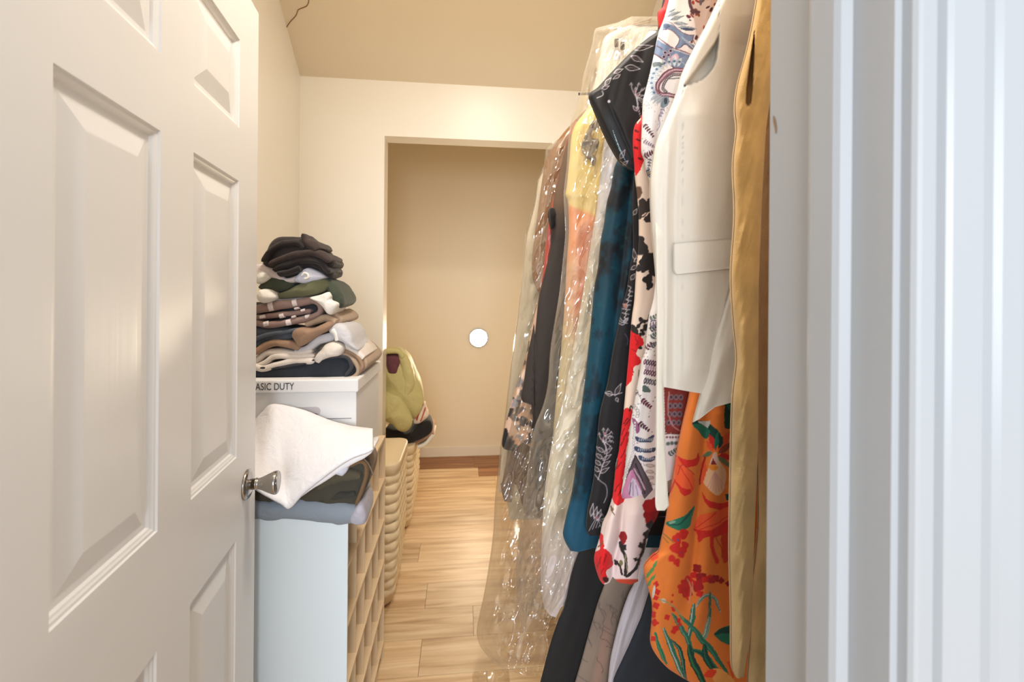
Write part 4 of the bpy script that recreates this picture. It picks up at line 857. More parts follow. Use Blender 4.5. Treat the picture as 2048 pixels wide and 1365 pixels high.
    # sprigs below
    def sprig(a, b, c_, d, col, n=6, w=6):
        for k in range(n):
            t = k/(n-1); x, y = a+(c_-a)*t, b+(d-b)*t; an = math.atan2(d-b, c_-a); r_ = w*(1.05-.45*t)
            for s_ in (-.95, .95): P.leaf(x, y, x+r_*math.cos(an+s_), y+r_*math.sin(an+s_), w*.55, col)
        P.line([(a, b), (c_, d)], 1.2, col)
    sprig(1289, 250, 1306, 272, (96, 56, 70), 6, 7); sprig(1288, 282, 1308, 294, (150, 130, 150), 6, 6); sprig(1289, 313, 1308, 303, (104, 60, 72), 5, 8); sprig(1300, 318, 1297, 336, (110, 110, 124), 4, 6); sprig(1294, 340, 1303, 356, db, 5, 7); sprig(1296, 344, 1302, 352, (150, 120, 90), 2, 5)
    P.line([(1322, 222), (1318, 236), (1320, 250), (1314, 262)], 1.6, (150, 140, 160), 1, 20); sprig(1326, 218, 1322, 232, (150, 140, 170), 3, 6)
    # lower visible part
    for (a, b, c_, d, k) in ((1302, 640, 1312, 632, gn), (1300, 652, 1312, 648, (120, 110, 130)), (1300, 660, 1310, 655, (60, 70, 76)), (1303, 676, 1311, 668, gn), (1302, 692, 1311, 688, (90, 100, 104)), (1292, 698, 1301, 688, ma), (1306, 640, 1310, 660, (130, 120, 150))): sprig(a, b, c_, d, k, 3, 8)
    sprig(1286, 715, 1288, 700, (206, 176, 170), 3, 5)
    for (y0_, c1, c2) in ((724, (74, 60, 84), ma), (744, ma, (110, 60, 84)), (762, gn, (84, 60, 76))):
        for k in range(6): P.ell(1290+k*5, y0_+k*1.0, 2.6, 6.0, c1 if k % 2 else c2, 15); P.ell(1290+k*5, y0_+k, 1, 3, (206, 200, 210), 15)
    for k in range(5): P.ell(1292+k*5, 734+k, 2.2, 4, (190, 166, 190), 0)
    P.poly([(1285, 772), (1292, 772), (1302, 784), (1286, 784)], gn, 1, 14); sprig(1272, 786, 1280, 792, (110, 100, 110), 2, 5); sprig(1284, 800, 1300, 814, ma, 5, 8)
    P.dots([(1268, 812), (1276, 824), (1274, 834)], 6, 3.4, (150, 146, 150)); P.dots([(1268, 812), (1276, 824), (1274, 834)], 6, 2, W_)
    P.poly([(1264, 836), (1276, 846), (1280, 862), (1272, 866)], (150, 90, 130), 1, 16); sprig(1278, 846, 1296, 860, (84, 50, 70), 5, 8)
    for (y0_, a, b) in ((878, 1272, 1308), (898, 1270, 1312), (916, 1278, 1311)):
        P.poly([(a, y0_-5), ((a+b)/2, y0_+1), (b, y0_-8 if y0_ == 878 else y0_-3), (b-4, y0_+6), ((a+b)/2, y0_+8), (a+2, y0_+5)], db, 1, 40)
        for k in range(7): P.ell(a+7+k*4.2, y0_+2, 1.5, 3.0, (176, 184, 196), 20, .9)
    for k in range(4): P.ell(1300, 932+k*12, 10-k, 3.6, (178, 172, 170), 8); P.ell(1300, 932+k*12, 6, 1.8, (210, 204, 200), 8)
    P.dots([(1270, 846), (1268, 880), (1264, 912), (1256, 936), (1252, 956)], 6, 2.6, (160, 150, 158)); P.dots([(1270, 846), (1268, 880), (1264, 912), (1256, 936), (1252, 956)], 6, 1.5, W_)
    # the pointed tepee motif at the hem
    P.poly([(1270, 908), (1282, 930), (1298, 958), (1308, 985), (1290, 1000), (1278, 978), (1268, 948), (1262, 960), (1252, 985), (1244, 985), (1254, 950)], (92, 80, 88), 1, 0)
    P.line([(1271, 912), (1284, 936), (1298, 962)], 2, (44, 40, 48)); P.line([(1270, 918), (1256, 950)], 2, (60, 50, 60)); P.dots([(1272, 930), (1284, 960), (1290, 990)], 4, 1.8, (40, 36, 44)); P.line([(1268, 938), (1282, 962), (1290, 980)], 3, (196, 160, 180))
    P.poly([(1264, 940), (1270, 952), (1284, 988), (1262, 1000), (1242, 1000), (1252, 960)], (196, 130, 166), 1, 20)
    P.poly([(1266, 956), (1276, 972), (1284, 992), (1262, 994), (1258, 976)], (206, 196, 214), 1, 20); P.line([(1266, 964), (1266, 992)], 2, (170, 130, 170)); P.line([(1272, 972), (1276, 992)], 2, (170, 130, 170)); P.line([(1262, 966), (1259, 990)], 2, (90, 80, 96))
    # maroon figured border between tie belt and orange dress
    P.poly([(1328, 765), (1384, 770), (1376, 820), (1366, 868), (1330, 866)], (140, 58, 54))
    for k in range(4):
        for j in range(3): P.ell(1342+j*10-k*1.5, 795+k*17, 5, 6, (130, 120, 132)); P.ell(1342+j*10-k*1.5, 795+k*17, 2.4, 3, (84, 56, 70))
    P.line([(1338, 785), (1336, 820), (1344, 850), (1360, 862)], 2.4, (196, 140, 140), 1, 20)
    P.line([(1330, 868), (1366, 868)], 2, (110, 60, 60)); P.dots([(1334, 875), (1364, 875)], 6, 2.2, (120, 90, 100)); P.dots([(1336, 888), (1360, 886)], 8, 3.6, gn); sprig(1338, 910, 1352, 900, gn, 4, 8)
cloth('dress_body', .995, [(1372, -150), (1352, -60), (1338, 0), (1328, 37), (1318, 63), (1311, 94), (1305, 124), (1298, 154), (1289, 190), (1286, 204), (1284, 252), (1283, 301), (1289, 320), (1291, 335), (1297, 354), (1304, 380), (1310, 450), (1312, 540), (1308, 590), (1303, 615), (1299, 629), (1294, 663), (1290, 703), (1284, 720), (1280, 746), (1274, 776), (1270, 800), (1264, 833), (1260, 864), (1253, 921), (1248, 956), (1243, 988), (1246, 998)], (238, 234, 234), M_cot, g, V=125, step=(1.1, 1.3), T=.020, Wd=22, paint=pp, seed=13, wave=(.005, 40), hem=[(1240, 999), (1262, 997), (1283, 990), (1289, 999), (1297, 990), (1312, 974), (1345, 958), (1400, 940)], hemH=60,
      ridges=[([(1296, 620), (1284, 760), (1264, 900), (1255, 990)], 10, .006), ([(1318, 620), (1300, 780), (1290, 980)], 14, .006), ([(1320, 80), (1303, 180), (1296, 300)], 18, .006), ([(1326, 215), (1316, 260), (1312, 330)], 5, -.006)])

# cream dress with poppies
g = garment('poppy_dress', 'pale pink dress with red poppies, black branches and a red hem', 'dress', 1.055, 'pale pink poppy dress')
def pc(P):
    rd, dr, bk_ = (222, 28, 34), (160, 16, 22), (40, 34, 34)
    t = np.clip((P.y-900)/200, 0, 1)[:, None]; P.c = np.array([238, 214, 196])*(1-t)+np.array([236, 216, 214])*t
    rng = random.Random(8)
    P.warp(2.5, 9, 6)
    for k in range(40): P.bloom(rng.uniform(1330, 1600), rng.uniform(-100, 1140), rng.uniform(10, 20), 4, rd if k % 2 else bk_, k, None, 1.2, k)
    P.poly([(1262, 225), (1300, 220), (1292, 300), (1285, 330), (1278, 345), (1270, 345), (1260, 330)], rd, 1, 30)
    for (a, b) in ((1274, 262), (1272, 296), (1280, 318), (1276, 280)): P.ell(a, b, 5, 2.5, (90, 10, 14), 30)
    P.poly([(1272, 232), (1282, 236), (1276, 250)], (236, 200, 180))
    P.ell(1272, 341, 3, 9, rd)
    for (a, b, r) in ((1276, 388, 9), (1288, 412, 15), (1300, 424, 16), (1282, 428, 11), (1304, 404, 12), (1296, 438, 9)): P.bloom(a, b, r, 3, (58, 48, 46), a, None, 1, b)
    P.ell(1276, 385, 8, 12, (110, 80, 64)); P.leaf(1284, 434, 1302, 424, 7, (226, 200, 184)); P.line([(1286, 436), (1300, 420)], 1.5, bk_)
    for (a, b, r) in ((1284, 498, 14), (1280, 480, 9), (1300, 522, 18), (1290, 530, 14), (1310, 540, 14), (1296, 560, 11), (1298, 572, 8), (1278, 536, 7), (1318, 520, 14)): P.bloom(a, b, r, 3, bk_, b, None, 1.15, a)
    for (a, b) in ((1306, 508), (1301, 512)): P.ell(a, b, 1.5, 1.5, bk_)
    # branch, buds, poppy
    P.line([(1300, 632), (1296, 640), (1286, 644), (1280, 650), (1272, 658), (1266, 664)], 4, bk_, 1, 30)
    for (a, b) in ((1282, 640), (1288, 644), (1278, 652), (1274, 662), (1284, 662), (1280, 670), (1286, 668)): P.ell(a, b, 3.4, 4, bk_)
    P.ell(1291, 655, 5, 8, bk_, 20); P.poly([(1262, 650), (1274, 656), (1276, 672), (1266, 676)], bk_, 1, 16)
    P.poly([(1258, 660), (1266, 666), (1284, 676), (1287, 690), (1276, 698), (1272, 708), (1280, 718), (1280, 730), (1268, 734), (1266, 752), (1258, 768), (1250, 772), (1248, 740)], rd, 1, 70)
    for pts in ([(1270, 672), (1276, 686), (1272, 690)], [(1264, 700), (1272, 704)], [(1262, 736), (1268, 744)]): P.line(pts, 2.2, dr, .9)
    P.ell(1281, 696, 4, 3, bk_)
    P.line([(1278, 742), (1277, 770)], 2, (110, 110, 80))
    P.poly([(1250, 820), (1262, 818), (1266, 832), (1260, 850), (1256, 880), (1252, 910), (1250, 940), (1246, 960), (1252, 990), (1240, 1010), (1228, 1008), (1222, 985), (1228, 960), (1236, 900), (1240, 860)], rd, 1, 80)
    for (x, y) in ((1252, 842), (1246, 864), (1250, 872), (1244, 884), (1245, 908), (1238, 930), (1234, 975), (1240, 985), (1254, 846)): P.line([(x-4, y+7), (x, y), (x+4, y-6)], 2.2, (120, 10, 18))
    P.line([(1259, 822), (1262, 812), (1266, 818)], 2, bk_, 1, 10)
    P.line([(1222, 1014), (1224, 1024), (1228, 1030)], 2, bk_); P.ell(1224, 1020, 3, 4, (120, 90, 70), 0, .8); P.line([(1234, 920), (1228, 960)], 1.6, bk_)
    # lower left roll: poppy
    P.poly([(1199, 1066), (1207, 1072), (1208, 1098), (1200, 1100)], rd, 1, 20)
    P.poly([(1186, 1110), (1200, 1100), (1214, 1100), (1225, 1112), (1224, 1132), (1214, 1142), (1214, 1156), (1206, 1170), (1194, 1160), (1184, 1140)], rd, 1, 50)
    for (x, y) in ((1202, 1120), (1210, 1122), (1196, 1130), (1206, 1142), (1212, 1116)): P.line([(x-3, y+8), (x, y-6)], 2.2, dr)
    P.ell(1211, 1160, 6, 6, (60, 14, 14)); P.line([(1196, 1095), (1206, 1085)], 2, (110, 90, 60))
    # right fold: branch and red
    P.bloom(1308, 1020, 26, 4, (170, 30, 30), 1, None, 1.1, 3); P.bloom(1300, 1036, 14, 4, (150, 22, 24), 1, None, 1.1, 4); P.poly([(1240, 1066), (1250, 1064), (1254, 1080), (1246, 1092), (1240, 1080)], (150, 24, 30), 1, 20)
    P.line([(1240, 1086), (1246, 1104), (1252, 1120), (1250, 1150)], 6, bk_, 1, 20); P.line([(1254, 1152), (1266, 1144), (1276, 1128), (1284, 1106), (1290, 1080)], 6, bk_, 1, 24); P.line([(1230, 1122), (1240, 1132), (1244, 1150)], 4, bk_, 1, 16)
    for (a, b, r) in ((1248, 1096, 6), (1282, 1092, 6), (1272, 1120, 5), (1232, 1126, 5), (1294, 1070, 9), (1302, 1052, 10)): P.bloom(a, b, r, 4, bk_, a, None, 1.1, b)
    P.ell(1242, 1126, 3, 5, (120, 120, 70)); P.line([(1251, 1112), (1254, 1146)], 2, (150, 146, 110))
    i = np.nonzero((P.y0 > 1155) & (P.x0 > 1224))[0]; P.mix(i, np.clip((P.y0[i]-1158)/2, 0, 1), (196, 70, 48))
    i = np.nonzero((P.y0 < 80))[0]; P.mix(i, np.ones(len(i)), (206, 34, 36))
cloth('dress_body', 1.055, [(1345, -60), (1328, 8), (1316, 24), (1317, 50), (1320, 66), (1312, 120), (1292, 200), (1283, 232), (1269, 253), (1266, 288), (1269, 332), (1270, 350), (1276, 405), (1278, 449), (1277, 493), (1273, 537), (1269, 600), (1265, 629), (1262, 658), (1258, 710), (1254, 754), (1250, 800), (1247, 829), (1242, 868), (1238, 903), (1231, 935), (1228, 970), (1225, 995), (1216, 1025), (1206, 1046), (1199, 1078), (1189, 1113), (1191, 1136), (1198, 1158), (1206, 1168)], (238, 214, 196), M_cot, g, V=110, step=(1.2, 1.4), T=.016, Wd=18, paint=pc, seed=15, wave=(.002, 40), right=[(1700, -60), (1600, 60), (1480, 900), (1330, 990), (1314, 1036), (1300, 1062), (1291, 1096), (1283, 1122), (1277, 1160), (1276, 1170)],
      hem=[(1185, 1160), (1200, 1168), (1210, 1170), (1219, 1166), (1225, 1154), (1237, 1166), (1262, 1170), (1280, 1162)], hemH=40,
      ridges=[([(1234, 1000), (1222, 1060), (1208, 1120), (1206, 1168)], 13, .016), ([(1246, 1000), (1241, 1070), (1228, 1120), (1224, 1165)], 6, -.010), ([(1275, 1000), (1264, 1080), (1254, 1165)], 20, .012)])

# black embroidered dress
g = garment('black_embroidered_dress', 'black dress with fine white embroidered flowers and a wide short sleeve', 'dress', 1.115, 'black embroidered dress')
SIL = (196, 186, 190)
def flower_lines(P, cx, cy, r, rot=0, col=SIL):
    for k in range(6):
        a = rot+k*math.pi/3*.62-1.0; x1, y1 = cx+r*math.cos(a-1.2), cy+r*math.sin(a-1.2)
        P.line([(cx, cy), ((cx+x1)/2+3*math.sin(a), (cy+y1)/2), (x1, y1)], 1.5, col, .85, 8); P.line([(x1-3, y1+3), (x1, y1-2), (x1+3, y1+3)], 1.3, col, .8)
    P.ell(cx, cy-r*.3, 3, 3, (150, 90, 100), 0, .7)
def leaf_outline(P, x0, y0, x1, y1, w, col=SIL):
    dx, dy = x1-x0, y1-y0; n = math.hypot(dx, dy); ox, oy = -dy/n*w/2, dx/n*w/2; q = lambda t, k: (x0+dx*t+ox*k, y0+dy*t+oy*k)
    P.line([q(0, 0), q(.4, 1), q(1, 0)], 1.5, col, .9, 10); P.line([q(0, 0), q(.4, -1), q(1, 0)], 1.5, col, .9, 10); P.line([q(0, 0), q(.7, 0)], 1.2, (150, 120, 120), .7)
def pb(P):
    P.c = np.array([30, 28, 31.])*(.9+.2*fbm(P.x/20, P.y/20, 2)[:, None])
    rng = random.Random(3)
    for k in range(26): flower_lines(P, rng.uniform(1290, 1560), rng.uniform(80, 1040), 14, rng.uniform(-1, 1))
    for (a, b, c_, d, w) in ((1267, 430, 1274, 418, 7), (1270, 520, 1267, 498, 8), (1268, 524, 1278, 516, 7), (1262, 540, 1275, 530, 7), (1262, 560, 1270, 548, 8)): leaf_outline(P, a, b, c_, d, w)
    for k in range(8): P.line([(1256-k*1.6+6*math.sin(k), 572+k*9), (1262-k*1.6, 576+k*9), (1258-k*1.6, 582+k*9), (1266-k*1.6, 584+k*9)], 1.7, SIL, .85, 12)
    P.ell(1250, 612, 4, 5, (190, 130, 120), 0, .8)
    for k in range(3): P.line([(1240-k*2, 636+k*5), (1246, 642+k*4), (1256, 636+k*2)], 1.7, SIL, .85, 10)
    P.line([(1250, 668), (1256, 680), (1254, 690)], 1.5, (110, 100, 130), .8, 8)
    leaf_outline(P, 1226, 790, 1209, 785, 9); leaf_outline(P, 1230, 792, 1242, 768, 9); P.line([(1209, 786), (1228, 790), (1244, 786)], 1.6, SIL, .9, 12); leaf_outline(P, 1232, 796, 1236, 804, 6)
    flower_lines(P, 1206, 884, 18, .2); flower_lines(P, 1210, 872, 14, .4)
    P.line([(1206, 880), (1214, 905), (1204, 935), (1196, 960)], 1.8, SIL, .9, 20)
    for k in range(4): leaf_outline(P, 1208-k*3, 905+k*13, 1192-k*2, 894+k*13, 7); leaf_outline(P, 1209-k*3, 908+k*13, 1224-k*2, 897+k*13, 7)
    P.line([(1190, 950), (1200, 962), (1212, 972), (1214, 990), (1208, 1006)], 1.6, SIL, .8, 20)
    for k in range(3): leaf_outline(P, 1182+k*6, 1034+k*4, 1186+k*8, 1008+k*6, 7); P.line([(1178+k*7, 1062-k*3), (1190+k*5, 1040-k*4)], 1.5, SIL, .8)
    flower_lines(P, 1194, 1040, 14, .1)
cloth('dress_body', 1.115, [(1330, -20), (1312, 80), (1290, 220), (1270, 330), (1265, 400), (1266, 499), (1260, 532), (1254, 576), (1245, 609), (1236, 653), (1226, 700), (1215, 765), (1200, 824), (1194, 882), (1189, 940), (1184, 975), (1175, 1019), (1172, 1058), (1178, 1072)], (30, 28, 31), M_cot, g, V=70, step=(1.3, 1.6), T=.016, Wd=18, paint=pb, seed=17, wave=(.003, 40))
def psl(P):
    P.c = np.array([26, 23, 24.])*(.9+.2*fbm(P.x/20, P.y/20, 2)[:, None])
    for (a, b, c_, d, w) in ((1264, 98, 1306, 92, 11), (1262, 112, 1286, 124, 10), (1250, 134, 1280, 138, 12), (1228, 146, 1246, 138, 7), (1210, 170, 1222, 156, 8), (1204, 178, 1218, 172, 7), (1290, 70, 1312, 64, 8), (1240, 150, 1226, 158, 6)): leaf_outline(P, a, b, c_, d, w)
    flower_lines(P, 1270, 190, 24, .3); flower_lines(P, 1274, 196, 20, .5); P.line([(1272, 190), (1276, 214), (1282, 236)], 1.8, SIL, .9, 12); leaf_outline(P, 1274, 222, 1266, 212, 6); P.ell(1218, 203, 3, 3, SIL)
    P.line([(1194, 196), (1206, 190), (1204, 182)], 1.8, SIL, .9, 10)
    i = np.nonzero((P.x0+P.y0*.75) < 1380)[0]
    band = np.clip(1-np.abs((P.x0-1200)-(P.y0-210)*.42-8)/15, 0, 1)*np.clip((P.y0-205)/40, 0, 1); P.mix(np.arange(len(P.x0)), band*.55, (34, 62, 80))  # velvet sheen painted as a soft teal band along the sleeve underside
    for k in range(5): P.dots([(1226+k*3, 262+k*9), (1234+k*4, 284+k*9)], 4, 1.0, (150, 180, 190), 8)
    leaf_outline(P, 1240, 318, 1250, 300, 8); leaf_outline(P, 1246, 330, 1256, 322, 6); P.line([(1240, 322), (1252, 332)], 1.5, SIL, .9)
cloth('sleeve', 1.085, [(1345, 30), (1320, 56), (1270, 97), (1226, 141), (1197, 173), (1180, 186), (1178, 197), (1186, 217), (1203, 258), (1220, 293), (1238, 322), (1256, 336), (1264, 341)], (36, 31, 31), M_vel, g, V=120, step=(1.3, 1.4), right=[(1420, 30), (1340, 80), (1306, 180), (1286, 260), (1276, 341)], T=.022, Wd=14, paint=psl, seed=18, wave=(.004, 40),
      ridges=[([(1200, 215), (1225, 270), (1256, 330)], 9, .008), ([(1216, 205), (1240, 260), (1264, 320)], 6, -.006)])

# teal velvet dress
g = garment('teal_dress', 'dark teal patterned dress hanging between the black dress and the plastic covered clothes', 'dress', 1.17, 'dark teal dress')
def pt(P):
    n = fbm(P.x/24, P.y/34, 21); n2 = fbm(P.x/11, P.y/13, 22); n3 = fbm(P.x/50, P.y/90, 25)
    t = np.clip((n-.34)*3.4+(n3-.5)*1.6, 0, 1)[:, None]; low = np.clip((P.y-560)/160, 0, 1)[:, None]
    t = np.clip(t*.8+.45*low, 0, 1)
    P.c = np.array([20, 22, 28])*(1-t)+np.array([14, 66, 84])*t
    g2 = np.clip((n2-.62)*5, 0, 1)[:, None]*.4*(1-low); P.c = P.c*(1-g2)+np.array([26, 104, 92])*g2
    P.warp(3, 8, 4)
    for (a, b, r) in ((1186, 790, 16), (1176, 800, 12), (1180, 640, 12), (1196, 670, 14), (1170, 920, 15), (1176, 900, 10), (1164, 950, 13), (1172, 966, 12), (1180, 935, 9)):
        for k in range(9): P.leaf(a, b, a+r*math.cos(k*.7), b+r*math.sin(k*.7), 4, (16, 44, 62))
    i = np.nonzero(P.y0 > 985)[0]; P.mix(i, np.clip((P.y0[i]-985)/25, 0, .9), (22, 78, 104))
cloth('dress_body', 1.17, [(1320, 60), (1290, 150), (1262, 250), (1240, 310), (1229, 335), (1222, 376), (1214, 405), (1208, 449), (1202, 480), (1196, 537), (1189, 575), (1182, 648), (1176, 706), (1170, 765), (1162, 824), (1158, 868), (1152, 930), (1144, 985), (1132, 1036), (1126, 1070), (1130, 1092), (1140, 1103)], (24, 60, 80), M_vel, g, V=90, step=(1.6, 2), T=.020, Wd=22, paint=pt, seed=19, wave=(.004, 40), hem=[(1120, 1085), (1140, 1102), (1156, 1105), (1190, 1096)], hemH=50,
      ridges=[([(1246, 340), (1225, 480), (1208, 640), (1190, 800), (1160, 1000)], 16, .008), ([(1262, 360), (1240, 560), (1216, 760)], 8, -.008)])

# trousers and scarf hanging low
g = garment('grey_scarf', 'pale lilac grey long scarf hanging beside the navy trousers', 'scarf', 1.215, 'lilac grey scarf')
cloth('scarf_cloth', 1.215, [(1400, 200), (1380, 600), (1340, 960), (1312, 1058), (1290, 1098), (1277, 1146), (1268, 1170), (1257, 1192), (1242, 1235), (1229, 1285), (1221, 1323), (1216, 1368), (1208, 1420)], (206, 202, 212), M_cot, g, V=60, step=(2, 4), right=[(1440, 200), (1420, 600), (1380, 960), (1345, 1045), (1322, 1100), (1297, 1187), (1282, 1235), (1257, 1293), (1232, 1346), (1222, 1372), (1214, 1420)], T=.008, Wd=10, wave=(.004, 16), seed=31, ridges=[([(1310, 1080), (1275, 1180), (1245, 1270), (1225, 1350)], 6, .006)])
g = garment('navy_trousers', 'dark navy trousers hanging low behind the orange dress', 'trousers', 1.24, 'navy trousers')
cloth('trouser_leg', 1.24, [(1420, 200), (1390, 700), (1350, 1000), (1322, 1100), (1297, 1180), (1280, 1232), (1255, 1290), (1230, 1344), (1218, 1370), (1200, 1430)], (46, 52, 62), M_cot, g, V=130, step=(4, 6), T=.014, wave=(.004, 60), seed=32)
g = garment('sheer_trousers', 'taupe sheer trousers with thin dark branch lines under the poppy dress', 'trousers', 1.265, 'taupe sheer trousers')
def psh(P):
    n = fbm(P.x/40, P.y/90, 12)[:, None]; P.c = np.array([138, 122, 110])*(.88+.24*n)
    xr = np.interp(P.y, [1170, 1365], [1232, 1195]); P.mix(np.arange(len(P.x)), np.exp(-((P.x-xr)/12)**2)*.5*np.clip((P.y-1210)/60, 0, 1), (186, 140, 122))
    rng = random.Random(9)
    for k in range(26):
        a, b = rng.uniform(1150, 1270), rng.uniform(1170, 1400); pts = [(a, b)]
        for j in range(4): a += rng.uniform(-4, 16); b += rng.uniform(4, 14); pts.append((a, b))
        P.line(pts, 1.3, (84, 74, 70), .7, 16)
cloth('trouser_leg', 1.265, [(1400, 200), (1340, 700), (1260, 1000), (1225, 1120), (1210, 1168), (1196, 1207), (1178, 1268), (1164, 1320), (1150, 1368), (1132, 1430)], (138, 122, 110), M_cot, g, V=110, step=(1.6, 2), right=[(1480, 200), (1420, 700), (1330, 1000), (1300, 1120), (1280, 1180), (1255, 1260), (1240, 1330), (1230, 1430)], T=.012, wave=(.004, 40), paint=psh, seed=33)
g = garment('black_trousers', 'long black trousers hanging beside the taupe sheer trousers', 'trousers', 1.295, 'long black trousers')
cloth('trouser_leg', 1.295, [(1330, 150), (1290, 300), (1265, 500), (1235, 700), (1205, 900), (1172, 1060), (1158, 1104), (1144, 1145), (1131, 1207), (1117, 1241), (1100, 1292), (1081, 1365), (1062, 1440)], (30, 30, 32), M_cot, g, V=110, step=(4, 6), T=.014, wave=(.005, 50), seed=34)

# plastic covered clothes, first bag
g = garment('ivory_gown', 'long ivory gown inside the nearer clear garment bag', 'dress', 1.345, 'ivory gown')
def piv(P):
    t = np.clip((P.y-350)/200, 0, 1)[:, None]; P.c = np.array([226, 224, 236])*(1-t)+np.array([226, 212, 188])*t
    low = np.clip((P.y-1000)/120, 0, 1)[:, None]; P.c = P.c*(1-low)+np.array([206, 190, 184])*low
cloth('gown_body', 1.345, [(1300, 60), (1262, 120), (1225, 210), (1208, 288), (1195, 400), (1172, 550), (1148, 690), (1126, 800), (1104, 890), (1090, 980), (1084, 1080), (1082, 1170), (1088, 1225)], (226, 214, 194), M_silk, g, V=90, step=(3, 4), T=.022, wave=(.016, 15), paint=piv, seed=35, noise_amp=.008, hem=[(1080, 1205), (1100, 1232), (1112, 1236), (1122, 1215), (1140, 1205), (1200, 1180)], hemH=80)
g = garment('yellow_orange_dress', 'yellow and orange dress inside the nearer clear garment bag', 'dress', 1.39, 'yellow and orange dress')
def pyo(P):
    P.c = np.tile(np.array([236, 206, 126.]), (len(P.x), 1)); P.warp(4, 18, 8)
    i = np.arange(len(P.x)); e = 405+(P.x-1135)*.45
    t = np.clip((P.y-e)/8, 0, 1); P.mix(i, t, (236, 150, 92)); P.mix(i, np.clip((P.y-440)/30, 0, 1)*np.clip((P.x-1150)/15, 0, 1)*.6, (176, 130, 108))
    P.mix(i, np.clip((P.y-480)/60, 0, 1)*.8, (222, 172, 130)); P.mix(i, np.clip((P.y-600)/100, 0, 1)*.85, (206, 190, 146))
    P.mix(i, np.exp(-((P.x-(1168-(P.y-450)*.06))/10)**2)*np.clip((P.y-440)/20, 0, 1)*np.clip((700-P.y)/100, 0, 1)*.7, (210, 110, 70))
    P.ell(1178, 300, 14, 24, (190, 156, 90), 10, .5)
cloth('dress_body', 1.39, [(1290, 110), (1220, 170), (1170, 225), (1146, 260), (1139, 320), (1134, 372), (1131, 390), (1136, 405), (1138, 464), (1134, 522), (1130, 600), (1124, 680), (1116, 760), (1108, 850), (1100, 950), (1096, 1010)], (236, 206, 126), M_silk, g, V=95, step=(2, 3), T=.020, wave=(.008, 24), paint=pyo, seed=36, noise_amp=.004)
slab('bow', [(1163, 286), (1172, 262), (1186, 242), (1198, 238), (1202, 262), (1198, 296), (1191, 322), (1186, 332), (1174, 318), (1162, 302)], 1.372, .03, mat('pewter_satin', (128, 112, 96), .3, .6), g, .003, .010, 60, seed=80, freq=55)
g = garment('white_blouse', 'white blouse with two dark hanger clips at the top of the nearer garment bag', 'blouse', 1.42, 'white blouse')
cloth('blouse_body', 1.42, [(1262, 50), (1228, 62), (1208, 76), (1200, 110), (1190, 160), (1176, 210), (1166, 250), (1160, 300)], (208, 204, 196), M_silk, g, V=120, step=(4, 5), T=.016, wave=(.006, 30), seed=37, noise_amp=.004)
for a, b in ((1233, 86), (1245, 92)):
    p = at(a, b, 1.392); box('hanger_clip', (p.x-.006, p.y-.004, p.z-.012), (p.x+.006, p.y+.004, p.z+.012), mat('dark_clip', (74, 62, 50), .5), g, .002)
FILM = film_mat('clear_garment_film', (.99, .98, .95), .035)
FILM2 = film_mat('thick_clear_film', (.975, .93, .84), .03)
g = garment('garment_bag', 'clear plastic bag over the yellow and ivory dresses', 'garment bag', 1.38)
cloth('film', 1.38, [(1262, 33), (1238, 44), (1197, 55), (1189, 62), (1182, 97), (1168, 146), (1159, 190), (1147, 229), (1138, 264), (1133, 332), (1128, 388), (1131, 464), (1126, 522), (1120, 580), (1111, 633), (1100, 706), (1096, 765), (1087, 809), (1070, 853), (1059, 897), (1054, 950), (1046, 1002), (1039, 1064), (1033, 1121), (1033, 1180), (1040, 1240), (1046, 1272)], None, FILM, g, V=190, step=(3, 4), T=.052, Wd=60, wave=(.014, 20), seed=38, film=True, noise_amp=.014, hem=[(1030, 1262), (1046, 1274), (1062, 1240), (1098, 1236), (1128, 1190), (1150, 1110), (1180, 1060), (1400, 1040)], hemH=240)

# farther bag group
g = garment('black_gown', 'long brown black gown hanging behind the nearer garment bag', 'dress', 1.66, 'brown black gown')
def pbg(P):
    t = np.clip((P.y-400)/80, 0, 1)[:, None]; P.c = np.array([104, 82, 64])*(1-t)+np.array([58, 50, 46])*t
cloth('gown_body', 1.66, [(1230, 150), (1180, 220), (1148, 262), (1138, 275), (1127, 311), (1116, 360), (1109, 388), (1104, 440), (1100, 500), (1086, 560), (1077, 589), (1065, 662), (1056, 706), (1048, 765), (1042, 800), (1046, 808)], (58, 50, 46), M_cot, g, V=80, step=(3, 4), T=.020, wave=(.005, 30), paint=pbg, seed=41, hem=[(1040, 802), (1066, 812), (1068, 813), (1070, 980), (1110, 990), (1400, 990)], hemH=260)
slab('bow', [(1100, 418), (1110, 416), (1112, 430), (1108, 442), (1112, 452), (1104, 456), (1100, 440)], 1.63, .03, fab((26, 22, 22)), g, .01, .003, 30, seed=81)
g = garment('coral_scarf', 'shiny coral red satin scarf among the far dresses', 'scarf', 1.70, 'coral satin scarf')
cloth('scarf_cloth', 1.70, [(1150, 240), (1136, 275), (1120, 340), (1106, 400), (1098, 440), (1092, 490), (1088, 530), (1082, 572)], (168, 68, 54), M_satin, g, V=26, step=(2, 3), right=[(1170, 240), (1142, 275), (1130, 340), (1116, 400), (1108, 440), (1109, 480), (1103, 540), (1088, 576)], T=.010, Wd=8, wave=(.008, 10), seed=42)
g = garment('brown_satin_dress', 'bronze brown satin dress in the far garment bag', 'dress', 1.82, 'bronze satin dress')
cloth('dress_body', 1.82, [(1170, 220), (1130, 262), (1102, 300), (1093, 318), (1088, 336), (1082, 376), (1076, 420), (1070, 464), (1064, 522), (1066, 560), (1076, 584)], (140, 100, 66), M_satin, g, V=50, step=(2, 3), T=.016, Wd=14, wave=(.010, 16), seed=43, noise_amp=.004)
g = garment('floral_gown', 'peach gown with black and grey flowers low in the far garment bag', 'dress', 1.76, 'peach floral gown')
